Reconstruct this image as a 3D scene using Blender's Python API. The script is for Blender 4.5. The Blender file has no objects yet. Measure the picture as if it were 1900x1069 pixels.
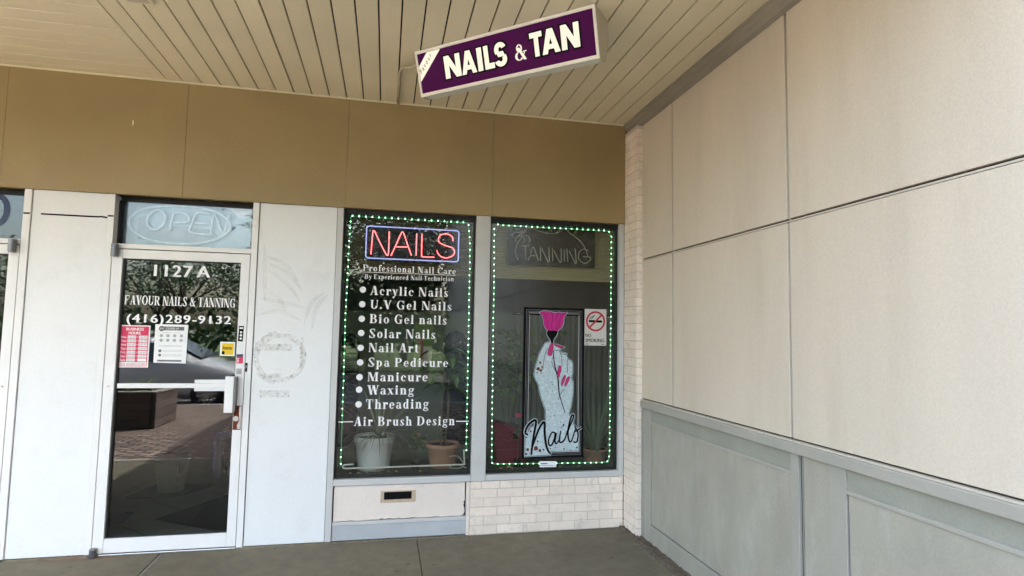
import bpy, bmesh, math, random
from mathutils import Vector, Matrix
R = math.radians
rng = random.Random(7)
S = bpy.context.scene
COL = S.collection

# ------------------------------------------------------------------ camera
cam = bpy.data.cameras.new('camera')
cam.sensor_width = 36.0
cam.lens = 36.0 * 1086.5 / 1900.0
cam.clip_start, cam.clip_end = 0.05, 800.0
camo = bpy.data.objects.new('camera', cam)
COL.objects.link(camo)
yaw, pitch, roll = 0.2111, 0.0743465, 0.0182972
fw = Vector((math.sin(yaw) * math.cos(pitch), math.cos(yaw) * math.cos(pitch), math.sin(pitch)))
rt = Vector((math.cos(yaw), -math.sin(yaw), 0))
up = rt.cross(fw)
r2 = rt * math.cos(roll) + up * math.sin(roll)
u2 = up * math.cos(roll) - rt * math.sin(roll)
camo.matrix_world = Matrix(((r2.x, u2.x, -fw.x, 0), (r2.y, u2.y, -fw.y, -4.5), (r2.z, u2.z, -fw.z, 1.54), (0, 0, 0, 1)))
S.camera = camo

# ------------------------------------------------------------------ light
SUN = Vector((0.57, -0.32, 0.77)).normalized()
w = bpy.data.worlds.new('World')
S.world = w
w.use_nodes = True
nt = w.node_tree
bg = nt.nodes['Background']
sky = nt.nodes.new('ShaderNodeTexSky')
sky.sky_type = 'NISHITA'
sky.sun_disc = False
sky.sun_elevation = math.asin(SUN.z)
sky.sun_rotation = math.atan2(SUN.x, SUN.y)
sky.dust_density = 5.0
sky.air_density = 1.0
tint = nt.nodes.new('ShaderNodeMix')
tint.data_type = 'RGBA'
tint.blend_type = 'MULTIPLY'
tint.inputs['Factor'].default_value = 1.0
tint.inputs[7].default_value = (1.0, 0.955, 0.85, 1)
nt.links.new(sky.outputs[0], tint.inputs[6])
nt.links.new(tint.outputs[2], bg.inputs[0])
bg.inputs[1].default_value = 0.15
sl = bpy.data.lights.new('sun', 'SUN')
sl.energy = 2.0
sl.angle = R(0.5)
sl.color = (1.0, 0.95, 0.88)
so = bpy.data.objects.new('sun', sl)
COL.objects.link(so)
so.rotation_euler = (-SUN).to_track_quat('-Z', 'Y').to_euler()
S.view_settings.view_transform = 'Standard'
S.view_settings.look = 'None'
S.view_settings.exposure = 3.95
S.cycles.use_denoising = True
S.cycles.max_bounces = 10
S.cycles.diffuse_bounces = 4
S.cycles.glossy_bounces = 4
S.cycles.transparent_max_bounces = 24
S.cycles.caustics_reflective = False
S.cycles.caustics_refractive = False
S.cycles.sample_clamp_indirect = 6.0


# ------------------------------------------------------------------ materials
def nodes(name):
    m = bpy.data.materials.new(name)
    m.use_nodes = True
    return m, m.node_tree, m.node_tree.nodes['Principled BSDF']


def mth(t, op, a, b=None, c=None):
    n = t.nodes.new('ShaderNodeMath')
    n.operation = op
    for i, v in enumerate((a, b, c)):
        if v is None:
            continue
        if isinstance(v, (int, float)):
            n.inputs[i].default_value = v
        else:
            t.links.new(v, n.inputs[i])
    return n.outputs[0]


def noise(t, scale, detail=3.0, rough=0.55, stretch=None):
    tc = t.nodes.new('ShaderNodeTexCoord')
    src = tc.outputs['Object']
    if stretch:
        mp = t.nodes.new('ShaderNodeMapping')
        mp.inputs['Scale'].default_value = stretch
        t.links.new(src, mp.inputs[0])
        src = mp.outputs[0]
    n = t.nodes.new('ShaderNodeTexNoise')
    n.inputs['Scale'].default_value = scale
    n.inputs['Detail'].default_value = detail
    n.inputs['Roughness'].default_value = rough
    t.links.new(src, n.inputs['Vector'])
    return n.outputs['Fac']


def ramp(t, fac, lo, hi, a=0.0, b=1.0):
    n = t.nodes.new('ShaderNodeMapRange')
    n.inputs['From Min'].default_value = lo
    n.inputs['From Max'].default_value = hi
    n.inputs['To Min'].default_value = a
    n.inputs['To Max'].default_value = b
    t.links.new(fac, n.inputs['Value'])
    return n.outputs['Result']


def mixc(t, fac, a, b):
    n = t.nodes.new('ShaderNodeMix')
    n.data_type = 'RGBA'
    if isinstance(fac, (int, float)):
        n.inputs['Factor'].default_value = fac
    else:
        t.links.new(fac, n.inputs['Factor'])
    for k, v in (('A', a), ('B', b)):
        s = [i for i in n.inputs if i.name == k and i.type == 'RGBA'][0]
        if isinstance(v, tuple):
            s.default_value = v + (1.0,)
        else:
            t.links.new(v, s)
    return [o for o in n.outputs if o.type == 'RGBA'][0]


def mat(name, col, rough=0.6, var=0.08, vs=2.5, grain=0.06, gs=160.0, bump=0.0, bs=160.0, metal=0.0, spec=0.4,
        island=0.0, stain=None, stain_amt=0.5, stain_scale=5.0, stain_lo=0.58, stain_hi=0.75, stretch=None, coat=0.0):
    m, t, p = nodes(name)
    a = ramp(t, noise(t, vs, 4, stretch=stretch), 0.25, 0.75, 1 - var, 1 + var)
    g = ramp(t, noise(t, gs, 2), 0.25, 0.75, 1 - grain, 1 + grain)
    f = mth(t, 'MULTIPLY', a, g)
    if island:
        ge = t.nodes.new('ShaderNodeNewGeometry')
        f = mth(t, 'MULTIPLY', f, ramp(t, ge.outputs['Random Per Island'], 0, 1, 1 - island, 1 + island))
    c = col
    if stain:
        c = mixc(t, mth(t, 'MULTIPLY', ramp(t, noise(t, stain_scale, 6, 0.65, stretch=stretch), stain_lo, stain_hi), stain_amt), col, stain)
    v = t.nodes.new('ShaderNodeVectorMath')
    v.operation = 'SCALE'
    if isinstance(c, tuple):
        v.inputs[0].default_value = c
    else:
        t.links.new(c, v.inputs[0])
    t.links.new(f, v.inputs['Scale'])
    t.links.new(v.outputs[0], p.inputs['Base Color'])
    t.links.new(ramp(t, noise(t, vs * 3, 3), 0.3, 0.7, max(0.02, rough - 0.08), min(1, rough + 0.08)), p.inputs['Roughness'])
    p.inputs['Metallic'].default_value = metal
    p.inputs['Specular IOR Level'].default_value = spec
    p.inputs['Coat Weight'].default_value = coat
    if bump:
        b = t.nodes.new('ShaderNodeBump')
        b.inputs['Strength'].default_value = bump
        b.inputs['Distance'].default_value = 0.004
        t.links.new(noise(t, bs, 3), b.inputs['Height'])
        t.links.new(b.outputs[0], p.inputs['Normal'])
    return m


def emit(name, col, s, base=(0.5, 0.5, 0.5)):
    m, t, p = nodes(name)
    p.inputs['Base Color'].default_value = base + (1,)
    p.inputs['Emission Color'].default_value = col + (1,)
    p.inputs['Emission Strength'].default_value = s
    return m


def glass(name, tint, ior, dirt=0.0):
    m, t, p = nodes(name)
    t.nodes.remove(p)
    out = t.nodes['Material Output']
    tr = t.nodes.new('ShaderNodeBsdfTransparent')
    tr.inputs[0].default_value = tint + (1,)
    gl = t.nodes.new('ShaderNodeBsdfGlossy')
    gl.inputs['Roughness'].default_value = 0.0
    gl.inputs['Color'].default_value = (0.93, 0.97, 1.0, 1)
    ge = t.nodes.new('ShaderNodeNewGeometry')
    fr = t.nodes.new('ShaderNodeFresnel')
    t.links.new(mth(t, 'MULTIPLY_ADD', ge.outputs['Backfacing'], 1 / ior - ior, ior), fr.inputs['IOR'])
    b = t.nodes.new('ShaderNodeBump')
    b.inputs['Strength'].default_value = 0.02
    b.inputs['Distance'].default_value = 0.004
    t.links.new(noise(t, 1.3, 0), b.inputs['Height'])
    t.links.new(b.outputs[0], gl.inputs['Normal'])
    mx = t.nodes.new('ShaderNodeMixShader')
    t.links.new(fr.outputs[0], mx.inputs[0])
    t.links.new(tr.outputs[0], mx.inputs[1])
    t.links.new(gl.outputs[0], mx.inputs[2])
    res = mx.outputs[0]
    if dirt:
        df = t.nodes.new('ShaderNodeBsdfDiffuse')
        df.inputs[0].default_value = (0.6, 0.62, 0.6, 1)
        m2 = t.nodes.new('ShaderNodeMixShader')
        t.links.new(mth(t, 'MULTIPLY', ramp(t, noise(t, 9, 6, 0.7), 0.5, 0.8), dirt), m2.inputs[0])
        t.links.new(res, m2.inputs[1])
        t.links.new(df.outputs[0], m2.inputs[2])
        res = m2.outputs[0]
    t.links.new(res, out.inputs[0])
    return m


def residue(name, col, scale, lo, hi, amt):
    m, t, p = nodes(name)
    p.inputs['Base Color'].default_value = col + (1,)
    p.inputs['Roughness'].default_value = 0.8
    t.links.new(mth(t, 'MULTIPLY', ramp(t, noise(t, scale, 5, 0.7), lo, hi), amt), p.inputs['Alpha'])
    return m


M = {}
M['soffit'] = mat('beige_soffit_paint', (0.75, 0.695, 0.505), 0.62, 0.07, 1.6, 0.09, 130, 0.12, 220, island=0.035)
M['soffit_dark'] = mat('soffit_gap', (0.012, 0.009, 0.006), 0.9)
M['cove'] = mat('taupe_cove_paint', (0.27, 0.25, 0.205), 0.5, 0.1, 3, 0.07, 120)
M['fascia'] = mat('brown_fascia_paint', (0.32, 0.240, 0.116), 0.5, 0.14, 1.1, 0.10, 140, 1.0, 2.6, island=0.05,
                  stain=(0.37, 0.29, 0.17), stain_amt=0.5, stain_scale=1.8)
M['white_panel'] = mat('white_enamel_panel', (0.725, 0.74, 0.745), 0.45, 0.03, 1.5, 0.03, 90, 0.9, 2.2,
                       stain=(0.60, 0.60, 0.58), stain_amt=0.45, stain_scale=5, stain_lo=0.54, stain_hi=0.8)
M['white_frame'] = mat('white_aluminium_frame', (0.74, 0.74, 0.735), 0.42, 0.04, 4, 0.03, 120)
M['grey_frame'] = mat('grey_aluminium_frame', (0.53, 0.53, 0.52), 0.42, 0.05, 4, 0.04, 120, stain=(0.4, 0.4, 0.38), stain_amt=0.4)
M['gasket'] = mat('black_gasket', (0.012, 0.012, 0.013), 0.6)
M['dark_metal'] = mat('dark_pivot_metal', (0.16, 0.16, 0.165), 0.38, 0.15, 30, metal=0.7)
M['steel'] = mat('worn_steel', (0.5, 0.5, 0.49), 0.35, 0.15, 40, metal=0.9)
M['brick'] = mat('painted_white_brick', (0.80, 0.695, 0.60), 0.75, 0.07, 9, 0.07, 150, 0.5, 130, island=0.05,
                 stain=(0.46, 0.41, 0.36), stain_amt=0.7, stain_scale=12, stain_lo=0.56, stain_hi=0.72)
M['mortar'] = mat('painted_mortar', (0.60, 0.52, 0.45), 0.9, 0.1, 12)
M['infill'] = mat('painted_plaster_infill', (0.73, 0.65, 0.585), 0.7, 0.05, 5, 0.05, 130, 0.3, 90,
                  stain=(0.5, 0.46, 0.42), stain_amt=0.5, stain_scale=7, stain_lo=0.6, stain_hi=0.78)
M['kick'] = mat('grey_kick_metal', (0.42, 0.44, 0.46), 0.45, 0.1, 4, 0.05, 130, 0.2, 8)
M['stucco'] = mat('beige_aggregate_panel', (0.60, 0.53, 0.435), 0.85, 0.08, 0.8, 0.075, 150, 0.3, 210,
                  stain=(0.47, 0.40, 0.31), stain_amt=0.42, stain_scale=2.2, stretch=(1, 2.2, 0.35), stain_lo=0.5, stain_hi=0.78)
M['batten'] = mat('joint_batten', (0.55, 0.50, 0.42), 0.6, 0.05)
M['joint'] = mat('joint_shadow_gap', (0.05, 0.042, 0.034), 0.9)
M['grey_paint'] = mat('grey_panel_paint', (0.36, 0.34, 0.285), 0.55, 0.10, 2.4, 0.07, 130, 0.2, 150,
                      stain=(0.47, 0.46, 0.41), stain_amt=0.6, stain_scale=3.0, stretch=(1, 2.2, 0.8), stain_lo=0.5, stain_hi=0.75)
M['grey_trim'] = mat('grey_trim_paint', (0.37, 0.352, 0.308), 0.5, 0.06, 5, 0.05, 120)
M['grey_dark'] = mat('grey_header_paint', (0.30, 0.30, 0.255), 0.6, 0.10, 5, 0.07, 120)
M['curb_dirt'] = mat('brown_asphalt_debris', (0.11, 0.085, 0.06), 0.95, 0.3, 25, 0.3, 180, 1.0, 90)
M['sign_white'] = mat('white_sign_trim', (0.86, 0.84, 0.79), 0.45, 0.05, 8)
M['sign_case'] = mat('cream_sign_case', (0.52, 0.47, 0.37), 0.5, 0.08, 6)
M['sign_base'] = mat('sign_underside', (0.74, 0.78, 0.72), 0.35, 0.08, 8)
M['purple'] = mat('purple_sign_face', (0.080, 0.006, 0.088), 0.5, 0.05, 5, spec=0.06)
M['sign_text'] = emit('backlit_cream_acrylic', (1.0, 0.97, 0.86), 0.030, (0.8, 0.79, 0.7))
M['black'] = mat('black_vinyl', (0.008, 0.007, 0.008), 0.6, spec=0.05)
M['vinyl'] = mat('white_vinyl', (0.84, 0.84, 0.85), 0.5, 0.03, 12)
M['conduit'] = mat('beige_conduit', (0.52, 0.45, 0.33), 0.5)
M['red_ink'] = mat('red_ink', (0.62, 0.035, 0.10), 0.6, 0.05, 12)
M['no_red'] = mat('dark_red_ink', (0.42, 0.012, 0.03), 0.6)
M['paper'] = mat('white_paper', (0.80, 0.82, 0.82), 0.7, 0.04, 14)
M['sign_paper'] = mat('matt_sign_board', (0.56, 0.545, 0.51), 0.7, 0.04, 14)
M['grey_ink'] = mat('grey_ink', (0.14, 0.14, 0.145), 0.7)
M['light_ink'] = mat('light_grey_ink', (0.5, 0.5, 0.5), 0.7)
M['yellow'] = mat('yellow_sticker', (0.75, 0.50, 0.02), 0.6)
M['pink'] = mat('magenta_ink', (0.50, 0.012, 0.22), 0.5, 0.08, 30)
M['nail_pink'] = mat('pink_nail_ink', (0.50, 0.02, 0.15), 0.5)
M['pale_blue'] = mat('pale_blue_tin', (0.42, 0.52, 0.56), 0.55, 0.08, 20, 0.12, 260, stain=(0.66, 0.72, 0.73), stain_amt=0.7, stain_scale=55, stain_lo=0.5, stain_hi=0.62)
M['rust'] = mat('rust_brown', (0.13, 0.03, 0.012), 0.9, 0.3, 90)
M['rusty_frame'] = mat('rusty_slot_frame', (0.50, 0.39, 0.28), 0.6, 0.15, 30, stain=(0.16, 0.07, 0.03), stain_amt=0.9, stain_scale=30)
M['pot_white'] = mat('white_pot', (0.72, 0.74, 0.78), 0.35, 0.04, 8)
M['terracotta'] = mat('terracotta', (0.42, 0.23, 0.16), 0.7, 0.08, 12)
M['red_pot'] = mat('dark_red_planter', (0.17, 0.012, 0.03), 0.45, 0.1, 8)
M['soil'] = mat('soil', (0.04, 0.022, 0.014), 1.0, 0.3, 60, bump=1.0, bs=90)
M['leaf'] = mat('dark_leaf', (0.11, 0.20, 0.06), 0.4, 0.3, 9, island=0.35)
M['leaf_mid'] = mat('mid_green_leaf', (0.20, 0.30, 0.08), 0.4, 0.3, 9, island=0.35)  # lighter leaf green for young leaves, planter plants and the picture
M['blade'] = mat('grey_green_blade', (0.26, 0.30, 0.20), 0.5, 0.25, 12, island=0.3)
M['aloe'] = mat('aloe_blade', (0.17, 0.21, 0.14), 0.5, 0.2, 15, island=0.2)
M['stemm'] = mat('plant_stem', (0.12, 0.10, 0.05), 0.7)
M['rose'] = mat('pink_rose', (0.75, 0.08, 0.20), 0.6, 0.15, 60)
M['pale_rose'] = mat('pale_pink_rose', (0.62, 0.26, 0.22), 0.6, 0.15, 60)
M['dry_leaf'] = mat('dried_leaf', (0.55, 0.45, 0.20), 0.8, 0.2, 60, island=0.25)
M['sill'] = mat('dark_window_ledge', (0.085, 0.08, 0.075), 0.6, 0.15, 12)
M['blind'] = mat('olive_pleated_blind', (0.40, 0.345, 0.20), 0.8, 0.06, 6)
M['blind_shade_tone'] = mat('shade_toned_blind', (0.16, 0.115, 0.075), 0.8, 0.06, 6)  # same blind as the olive one, missing reflection painted in as a darker tone
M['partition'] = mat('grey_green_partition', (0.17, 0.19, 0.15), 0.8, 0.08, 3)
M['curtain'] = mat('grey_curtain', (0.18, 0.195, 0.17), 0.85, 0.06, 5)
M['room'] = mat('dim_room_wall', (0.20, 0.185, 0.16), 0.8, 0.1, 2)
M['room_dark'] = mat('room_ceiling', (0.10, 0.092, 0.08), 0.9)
M['tile'] = mat('pale_floor_tile', (0.46, 0.42, 0.35), 0.4, 0.06, 4)
M['matt'] = mat('dark_door_mat', (0.016, 0.022, 0.024), 1.0, 0.3, 25, bump=1.0, bs=120)
M['bucket'] = mat('cream_plastic', (0.62, 0.60, 0.50), 0.4, 0.06, 8)
M['tube_white'] = mat('white_plastic_tube', (0.7, 0.7, 0.68), 0.4)
M['neon_glass'] = mat('unlit_neon_tube', (0.50, 0.49, 0.45), 0.3, spec=0.6)
M['acrylic_black'] = mat('black_acrylic', (0.012, 0.013, 0.012), 0.25)
M['navy_acrylic'] = mat('navy_sign_back', (0.012, 0.014, 0.03), 0.3)
M['neon_red'] = emit('lit_red_neon', (1.0, 0.10, 0.12), 0.42)
M['neon_blue'] = emit('lit_lilac_neon', (0.33, 0.40, 0.95), 0.085)
M['led_green'] = emit('lit_green_white_led', (0.36, 1.0, 0.52), 0.70)
M['led_cord'] = emit('glowing_green_cord', (0.12, 0.8, 0.28), 0.014, (0.10, 0.22, 0.13))
M['led_purple'] = emit('lit_purple_led', (0.20, 0.14, 1.0), 0.14)
M['open_sky_tone'] = mat('sky_toned_blue_panel', (0.42, 0.50, 0.56), 0.35, 0.07, 6, stain=(0.54, 0.62, 0.67), stain_amt=0.8, stain_scale=4)  # pale blue plastic, lightened to paint in the reflected sky
M['open_tube'] = mat('milky_sign_tube', (0.64, 0.71, 0.76), 0.25, 0.05, 10, spec=0.6)
M['open_grey'] = mat('grey_sign_moulding', (0.30, 0.32, 0.35), 0.4, 0.2, 8)  # darker grey plate behind the letter tubes
M['wood'] = mat('dark_timber', (0.12, 0.09, 0.085), 0.8, 0.25, 8, 0.15, 90, 0.4, 40, island=0.2)
M['glass_w'] = glass('window_pane_glass', (0.86, 0.87, 0.84), 1.50)
M['glass_d'] = glass('door_pane_glass', (0.60, 0.63, 0.62), 1.60)
M['glass_t'] = glass('transom_pane_glass', (0.9, 0.94, 0.96), 1.42, 0.10)
M['navy'] = mat('navy_numeral', (0.03, 0.05, 0.12), 0.5)
M['plank_pale'] = mat('beige_soffit_paint_side', (0.76, 0.705, 0.515), 0.6, 0.05, 1.8, 0.09, 130, 0.12, 220)
M['res_ring'] = residue('glue_residue', (0.63, 0.61, 0.56), 30, 0.36, 0.64, 0.42)
M['res_faint'] = residue('faint_glue_trace', (0.70, 0.705, 0.695), 7, 0.3, 0.7, 0.24)
M['asphalt'] = mat('asphalt', (0.15, 0.148, 0.145), 0.9, 0.15, 0.4, 0.25, 60, 0.6, 80)
M['lawn'] = mat('lawn_green', (0.05, 0.085, 0.025), 0.95, 0.25, 0.6, 0.4, 30)
M['tree_leaf'] = mat('tree_leaf', (0.05, 0.088, 0.034), 0.5, 0.3, 3, island=0.35)
M['bark'] = mat('bark', (0.07, 0.055, 0.04), 0.95, 0.25, 8, bump=0.8, bs=20)
M['kerb'] = mat('pale_concrete', (0.34, 0.32, 0.29), 0.9, 0.1, 3, 0.12, 90, 0.4, 60)
M['joint_filler'] = mat('old_joint_filler', (0.20, 0.185, 0.155), 0.9, 0.2, 20, 0.12, 90, 0.5, 60)
M['car_paint'] = mat('dark_grey_car_paint', (0.50, 0.505, 0.52), 0.3, 0.03, 3, metal=0.0, coat=1.0)
M['car_red'] = mat('dark_red_car_paint', (0.16, 0.012, 0.015), 0.25, 0.03, 3, metal=0.3, coat=0.7)
M['car_glass'] = mat('car_window', (0.02, 0.025, 0.03), 0.06, spec=0.8)
M['rubber'] = mat('tyre_rubber', (0.02, 0.02, 0.02), 0.85)
M['lamp_lens'] = mat('clear_lamp_lens', (0.7, 0.7, 0.72), 0.1, spec=0.8)


def concrete():
    m, t, p = nodes('walkway_concrete')
    f = mth(t, 'MULTIPLY', ramp(t, noise(t, 1.3, 5, 0.6), 0.3, 0.7, 0.82, 1.16), ramp(t, noise(t, 150, 2), 0.25, 0.75, 0.88, 1.12))
    f = mth(t, 'MULTIPLY', f, ramp(t, noise(t, 9, 7, 0.75), 0.35, 0.7, 1.14, 0.78))
    f = mth(t, 'MULTIPLY', f, ramp(t, noise(t, 34, 3, 0.6), 0.62, 0.72, 1.0, 0.72))
    for sc_, r0, lo_ in ((4.5, 0.05, 0.62), (7.0, 0.035, 0.7), (6.1, 0.03, 1.5), (9.0, 0.03, 1.35)):
        vo = t.nodes.new('ShaderNodeTexVoronoi')
        vo.inputs['Scale'].default_value = sc_
        t2 = t.nodes.new('ShaderNodeTexCoord')
        m2 = t.nodes.new('ShaderNodeMapping')
        m2.inputs['Location'].default_value = (sc_, sc_ * 1.7, 0)
        t.links.new(t2.outputs['Object'], m2.inputs[0])
        t.links.new(m2.outputs[0], vo.inputs['Vector'])
        f = mth(t, 'MULTIPLY', f, ramp(t, vo.outputs['Distance'], r0, r0 * 1.6, lo_, 1.0))
    tc = t.nodes.new('ShaderNodeTexCoord')
    d = t.nodes.new('ShaderNodeVectorMath')
    d.operation = 'DISTANCE'
    mp = t.nodes.new('ShaderNodeMapping')
    mp.inputs['Scale'].default_value = (0.35, 1.6, 1)
    t.links.new(tc.outputs['Object'], mp.inputs[0])
    t.links.new(mp.outputs[0], d.inputs[0])
    d.inputs[1].default_value = (-1.85 * 0.35, -0.02 * 1.6, 0)
    rustf = mth(t, 'MULTIPLY', ramp(t, d.outputs['Value'], 0.02, 0.16, 0.75, 0.0), ramp(t, noise(t, 22, 5), 0.3, 0.6))
    c = mixc(t, rustf, (0.150, 0.131, 0.090), (0.14, 0.065, 0.04))
    v = t.nodes.new('ShaderNodeVectorMath')
    v.operation = 'SCALE'
    t.links.new(c, v.inputs[0])
    t.links.new(f, v.inputs['Scale'])
    t.links.new(v.outputs[0], p.inputs['Base Color'])
    p.inputs['Roughness'].default_value = 0.85
    b = t.nodes.new('ShaderNodeBump')
    b.inputs['Strength'].default_value = 0.5
    b.inputs['Distance'].default_value = 0.004
    t.links.new(noise(t, 70, 5, 0.7), b.inputs['Height'])
    t.links.new(b.outputs[0], p.inputs['Normal'])
    return m


def paving():
    m, t, p = nodes('brick_paving')
    tc = t.nodes.new('ShaderNodeTexCoord')
    b = t.nodes.new('ShaderNodeTexBrick')
    b.inputs['Scale'].default_value = 1.0
    b.inputs['Brick Width'].default_value = 0.21
    b.inputs['Row Height'].default_value = 0.105
    b.inputs['Mortar Size'].default_value = 0.018
    b.inputs['Color1'].default_value = (0.36, 0.27, 0.225, 1)
    b.inputs['Color2'].default_value = (0.155, 0.112, 0.095, 1)
    b.inputs['Mortar'].default_value = (0.025, 0.02, 0.018, 1)
    t.links.new(tc.outputs['Object'], b.inputs['Vector'])
    t.links.new(b.outputs['Color'], p.inputs['Base Color'])
    p.inputs['Roughness'].default_value = 0.9
    return m


def tiles():
    m, t, p = nodes('interior_floor_tile')
    tc = t.nodes.new('ShaderNodeTexCoord')
    mp = t.nodes.new('ShaderNodeMapping')
    mp.inputs['Rotation'].default_value = (0, 0, R(45))
    t.links.new(tc.outputs['Object'], mp.inputs[0])
    b = t.nodes.new('ShaderNodeTexBrick')
    b.offset = 0.0
    b.inputs['Scale'].default_value = 1.0
    b.inputs['Brick Width'].default_value = 0.46
    b.inputs['Row Height'].default_value = 0.46
    b.inputs['Mortar Size'].default_value = 0.005
    b.inputs['Color1'].default_value = (0.47, 0.43, 0.35, 1)
    b.inputs['Color2'].default_value = (0.44, 0.40, 0.33, 1)
    b.inputs['Mortar'].default_value = (0.14, 0.12, 0.10, 1)
    t.links.new(mp.outputs[0], b.inputs['Vector'])
    t.links.new(b.outputs['Color'], p.inputs['Base Color'])
    p.inputs['Roughness'].default_value = 0.45
    return m


M['concrete'], M['paving'], M['tiles'] = concrete(), paving(), tiles()


# ------------------------------------------------------------------ mesh helpers
def origin(o):
    v = Vector((0, 0, 0))
    while o is not None:
        v += o.location
        o = o.parent
    return v


class MB:
    def __init__(s):
        s.v, s.f = [], []

    def add(s, vs, fs):
        k = len(s.v)
        s.v += [tuple(a) for a in vs]
        s.f += [tuple(i + k for i in f) for f in fs]
        return s

    def box(s, x0, x1, y0, y1, z0, z1):
        return s.add([(x0, y0, z0), (x1, y0, z0), (x1, y1, z0), (x0, y1, z0), (x0, y0, z1), (x1, y0, z1), (x1, y1, z1), (x0, y1, z1)],
                     [(0, 3, 2, 1), (4, 5, 6, 7), (0, 1, 5, 4), (1, 2, 6, 5), (2, 3, 7, 6), (3, 0, 4, 7)])

    def poly(s, pts):
        return s.add(pts, [tuple(range(len(pts)))])

    def flat(s, pts, y):                       # an outline in x,z laid at depth y
        return s.poly([(a, y, b) for a, b in pts])

    def prism(s, pts, y0, y1):
        n = len(pts)
        return s.add([(a, y0, b) for a, b in pts] + [(a, y1, b) for a, b in pts],
                     [tuple(range(n)), tuple(range(2 * n - 1, n - 1, -1))] + [(i, i + n, (i + 1) % n + n, (i + 1) % n) for i in range(n)])

    def tube(s, pts, r, n=8, closed=False, radii=None):
        P = [Vector(p) for p in pts]
        m = len(P)
        rings = []
        ref = None
        for i in range(m):
            a = P[(i - 1) % m] if closed or i > 0 else P[0]
            b = P[(i + 1) % m] if closed or i < m - 1 else P[-1]
            d = (b - a).normalized()
            if ref is None:
                ref = d.orthogonal().normalized()
            ref = (ref - d * ref.dot(d))
            ref = ref.normalized() if ref.length > 1e-6 else d.orthogonal().normalized()
            q = d.cross(ref)
            rr = radii[i] if radii else r
            rings.append([P[i] + (ref * math.cos(2 * math.pi * k / n) + q * math.sin(2 * math.pi * k / n)) * rr for k in range(n)])
        vs = [v for g in rings for v in g]
        fs = []
        for i in range(m if closed else m - 1):
            j = (i + 1) % m
            for k in range(n):
                fs.append((i * n + k, i * n + (k + 1) % n, j * n + (k + 1) % n, j * n + k))
        if not closed:
            fs.append(tuple(range(n - 1, -1, -1)))
            fs.append(tuple((m - 1) * n + k for k in range(n)))
        return s.add(vs, fs)

    def lathe(s, prof, cx, cy, n=28):
        vs = [(cx + r * math.cos(2 * math.pi * k / n), cy + r * math.sin(2 * math.pi * k / n), z) for r, z in prof for k in range(n)]
        fs = []
        for i in range(len(prof) - 1):
            for k in range(n):
                fs.append((i * n + k, i * n + (k + 1) % n, (i + 1) * n + (k + 1) % n, (i + 1) * n + k))
        return s.add(vs, fs)

    def disc(s, x, z, r, y, n=20, rz=None):
        return s.flat([(x + r * math.cos(2 * math.pi * k / n), z + (rz or r) * math.sin(2 * math.pi * k / n)) for k in range(n)], y)

    def ring(s, x, z, r, t, y, n=36, rz=None, a0=0, a1=360):
        rz = rz or r
        for k in range(n):
            a, b = R(a0 + (a1 - a0) * k / n), R(a0 + (a1 - a0) * (k + 1) / n)
            s.flat([(x + r * math.cos(a), z + rz * math.sin(a)), (x + r * math.cos(b), z + rz * math.sin(b)),
                    (x + (r - t) * math.cos(b), z + (rz - t) * math.sin(b)), (x + (r - t) * math.cos(a), z + (rz - t) * math.sin(a))], y)
        return s

    def stroke(s, pts, w, y, taper=0.0):       # a flat ribbon along a curve in x,z
        P = smooth(pts, 5)
        n = len(P)
        L, Q = [], []
        for i in range(n):
            a, b = P[max(0, i - 1)], P[min(n - 1, i + 1)]
            dx, dz = b[0] - a[0], b[1] - a[1]
            l = math.hypot(dx, dz) or 1
            k = w * 0.5 * (1 - taper * abs(2 * i / (n - 1) - 1) ** 2)
            L.append((P[i][0] - dz / l * k, P[i][1] + dx / l * k))
            Q.append((P[i][0] + dz / l * k, P[i][1] - dx / l * k))
        return s.add([(a, y, b) for a, b in L] + [(a, y, b) for a, b in Q], [(i, i + 1, n + i + 1, n + i) for i in range(n - 1)])

    def mesh(s, name, m, smooth_=False):
        me = bpy.data.meshes.new(name)
        me.from_pydata(s.v, [], s.f)
        bm = bmesh.new()
        bm.from_mesh(me)
        bmesh.ops.recalc_face_normals(bm, faces=bm.faces)
        bm.to_mesh(me)
        bm.free()
        if smooth_:
            me.polygons.foreach_set('use_smooth', [True] * len(me.polygons))
        me.materials.append(m)
        return me

    def build(s, name, m, parent=None, bevel=0.0, smooth_=False):
        o = bpy.data.objects.new(name, s.mesh(name, m, smooth_))
        COL.objects.link(o)
        if parent is not None:
            o.location = -origin(parent)
            o.parent = parent
        if bevel:
            b = o.modifiers.new('edge', 'BEVEL')
            b.width = bevel
            b.segments = 2
            b.limit_method = 'ANGLE'
        return o


def smooth(pts, k=5, closed=False):            # Catmull-Rom through the points
    n = len(pts)
    if n < 3:
        return [tuple(p) for p in pts]
    out = []
    rngi = range(n if closed else n - 1)
    g = (lambda i: Vector(pts[i % n])) if closed else (lambda i: Vector(pts[min(max(i, 0), n - 1)]))
    for i in rngi:
        a, b, c, d = g(i - 1), g(i), g(i + 1), g(i + 2)
        for j in range(k):
            t = j / k
            out.append(tuple(0.5 * ((2 * b) + (c - a) * t + (2 * a - 5 * b + 4 * c - d) * t * t + (3 * b - a - 3 * c + d) * t ** 3)))
    if not closed:
        out.append(tuple(pts[-1]))
    return out


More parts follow.
